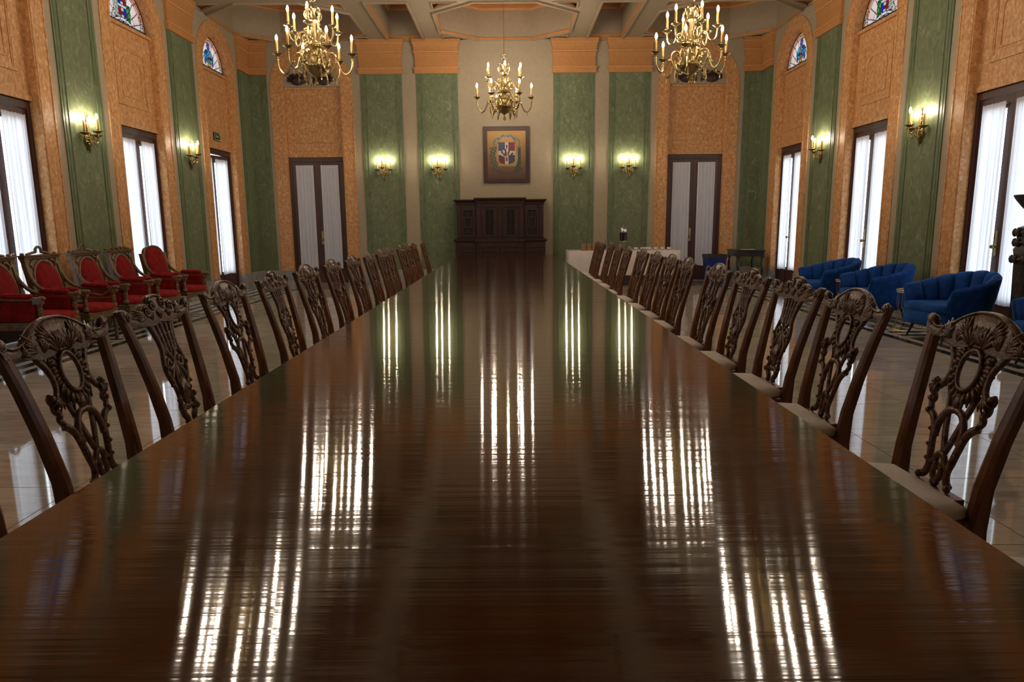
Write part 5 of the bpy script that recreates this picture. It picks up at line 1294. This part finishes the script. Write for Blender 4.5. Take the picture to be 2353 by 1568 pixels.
def dispenser():
    t = empty('drink_dispenser', (2.52, 15.22, ZT), 0, 'drink dispenser with chrome dome and dark juice on a brass post', 'dispenser')
    MB().lathe([(0.10, 0), (0.10, 0.012), (0.03, 0.02), (0.018, 0.03), (0, 0.03)], 20).build('base_plate', 'brass', t, True)
    MB().lathe([(0.018, 0.02), (0.018, 0.17), (0.05, 0.185), (0, 0.185)], 12).build('post', 'brass', t, True)
    MB().lathe([(0.085, 0.18), (0.09, 0.19), (0.09, 0.205), (0, 0.205)], 24).build('collar', 'chrome', t, True)
    MB().lathe([(0.082, 0.205), (0.082, 0.385), (0, 0.385)], 24).build('juice', 'dark_drink', t, True)
    MB().lathe([(0.10, 0.385), (0.105, 0.392), (0.095, 0.40), (0.085, 0.40), (0.083, 0.45), (0.07, 0.485), (0.03, 0.505), (0.01, 0.51), (0.012, 0.525), (0, 0.53)], 24).build('dome_lid', 'chrome', t, True)
    MB().tube([(0, -0.08, 0.215), (0, -0.12, 0.215), (0, -0.125, 0.19)], 0.009, 7).build('tap', 'chrome', t, True)
dispenser()

def side_table():
    t = empty('small_table', (5.17, 15.02, 0), 0, 'small dark wooden table with turned legs in the far right corner', 'table')
    hw, hd = 0.29, 0.33
    MB().cbox(-hw-0.02, hw+0.02, -hd-0.02, hd+0.02, 0.735, 0.76, 0.006).build('tabletop', 'table_dark', t)
    for x0, x1, y0, y1 in ((-hw, hw, -hd, -hd+0.02), (-hw, hw, hd-0.02, hd), (-hw, -hw+0.02, -hd, hd), (hw-0.02, hw, -hd, hd)): MB().box(x0, x1, y0, y1, 0.62, 0.736).build('apron', 'table_dark', t)
    for sx in (-1, 1):
        for sy in (-1, 1):
            m = MB(); m.lathe([(0.015, 0), (0.02, 0.03), (0.014, 0.06), (0.024, 0.3), (0.03, 0.5), (0.018, 0.53), (0.028, 0.55), (0.018, 0.57), (0.03, 0.59), (0, 0.6)], 10, (sx*(hw-0.03), sy*(hd-0.03), 0)); m.box(sx*(hw-0.03)-0.033, sx*(hw-0.03)+0.033, sy*(hd-0.03)-0.033, sy*(hd-0.03)+0.033, 0.59, 0.736)
            m.build('turned_leg', 'table_dark', t, True)
    o = MB().box(-0.14, 0.14, -0.1, 0.1, 0, 0.004).build('paper_sheet', 'porcelain', None, loc=(5.2, 14.98, 0.7605)); tag(o, 'white paper sheet lying on the small dark table', 'paper')
side_table()
def waste_bin():
    t = empty('waste_bin', (4.53, 15.15, 0), 0, 'blue square waste bin with dark rim beside the small table', 'bin')
    m = MB(); m.loft([[(-a, -a, z), (a, -a, z), (a, a, z), (-a, a, z)] for a, z in ((0.165, 0), (0.205, 0.58), (0.19, 0.58), (0.15, 0.02))]); m.build('bin_body', 'bin_blue', t)
    m = MB(); q = lambda a: [(-a, -a), (a, -a), (a, a), (-a, a)]; m.ring(q(0.215), q(0.19), 0.575, 0.655); m.build('bin_liner', 'dark_iron', t)
    s = MB(); pts = [((0.032 if i % 2 == 0 else 0.013)*math.sin(PI*i/6), (0.032 if i % 2 == 0 else 0.013)*math.cos(PI*i/6)) for i in range(12)]
    s.M = lambda u, v, w_: (u-0.02, -0.193-w_*0.02+v*-0.068-0.002, v+0.40); s.prism(pts, 0, 0.3); s.build('bin_emblem', 'bin_star', t)
waste_bin()
def torchere():
    t = empty('torchere', (5.30, 6.99, 0), 0, 'tall dark ornate pedestal stand with bowl at the right picture edge', 'stand')
    MB().lathe([(0.20, 0), (0.20, 0.05), (0.16, 0.08), (0.13, 0.12), (0.10, 0.16), (0, 0.16)], 8).build('stepped_base', 'ormolu_dark', t)
    MB().lathe([(0.10, 0.15), (0.12, 0.22), (0.11, 0.5), (0.125, 0.95), (0.14, 1.05), (0.11, 1.1), (0.125, 1.2), (0.12, 1.27), (0.07, 1.29), (0, 1.29)], 16).build('column', 'ormolu_dark', t, True)
    for z, r in ((0.95, 0.14), (1.12, 0.13), (1.22, 0.135), (0.3, 0.125)):
        m = MB(); m.tube([(r*0.93*math.cos(2*PI*k/20), r*0.93*math.sin(2*PI*k/20), z) for k in range(20)], 0.02, 6, closed=True)
        for k in range(10):
            a = 2*PI*k/10; m.ball((r*math.cos(a), r*math.sin(a), z), (0.03, 0.03, 0.045), 6, 4)
        m.build('ormolu_mount', 'ormolu_dark', t, True)
    MB().lathe([(0.03, 1.28), (0.028, 1.38), (0.05, 1.42), (0.10, 1.47), (0.155, 1.54), (0.18, 1.58), (0.185, 1.595), (0.16, 1.60), (0.05, 1.59), (0, 1.59)], 18).build('bowl', 'dark_iron', t, True)
    MB().lathe([(0.06, 1.59), (0.04, 1.62), (0.055, 1.66), (0.03, 1.70), (0.07, 1.76), (0.085, 1.81), (0.06, 1.86), (0.02, 1.89), (0.03, 1.91), (0, 1.93)], 14).build('finial', 'ormolu_dark', t, True)
torchere()
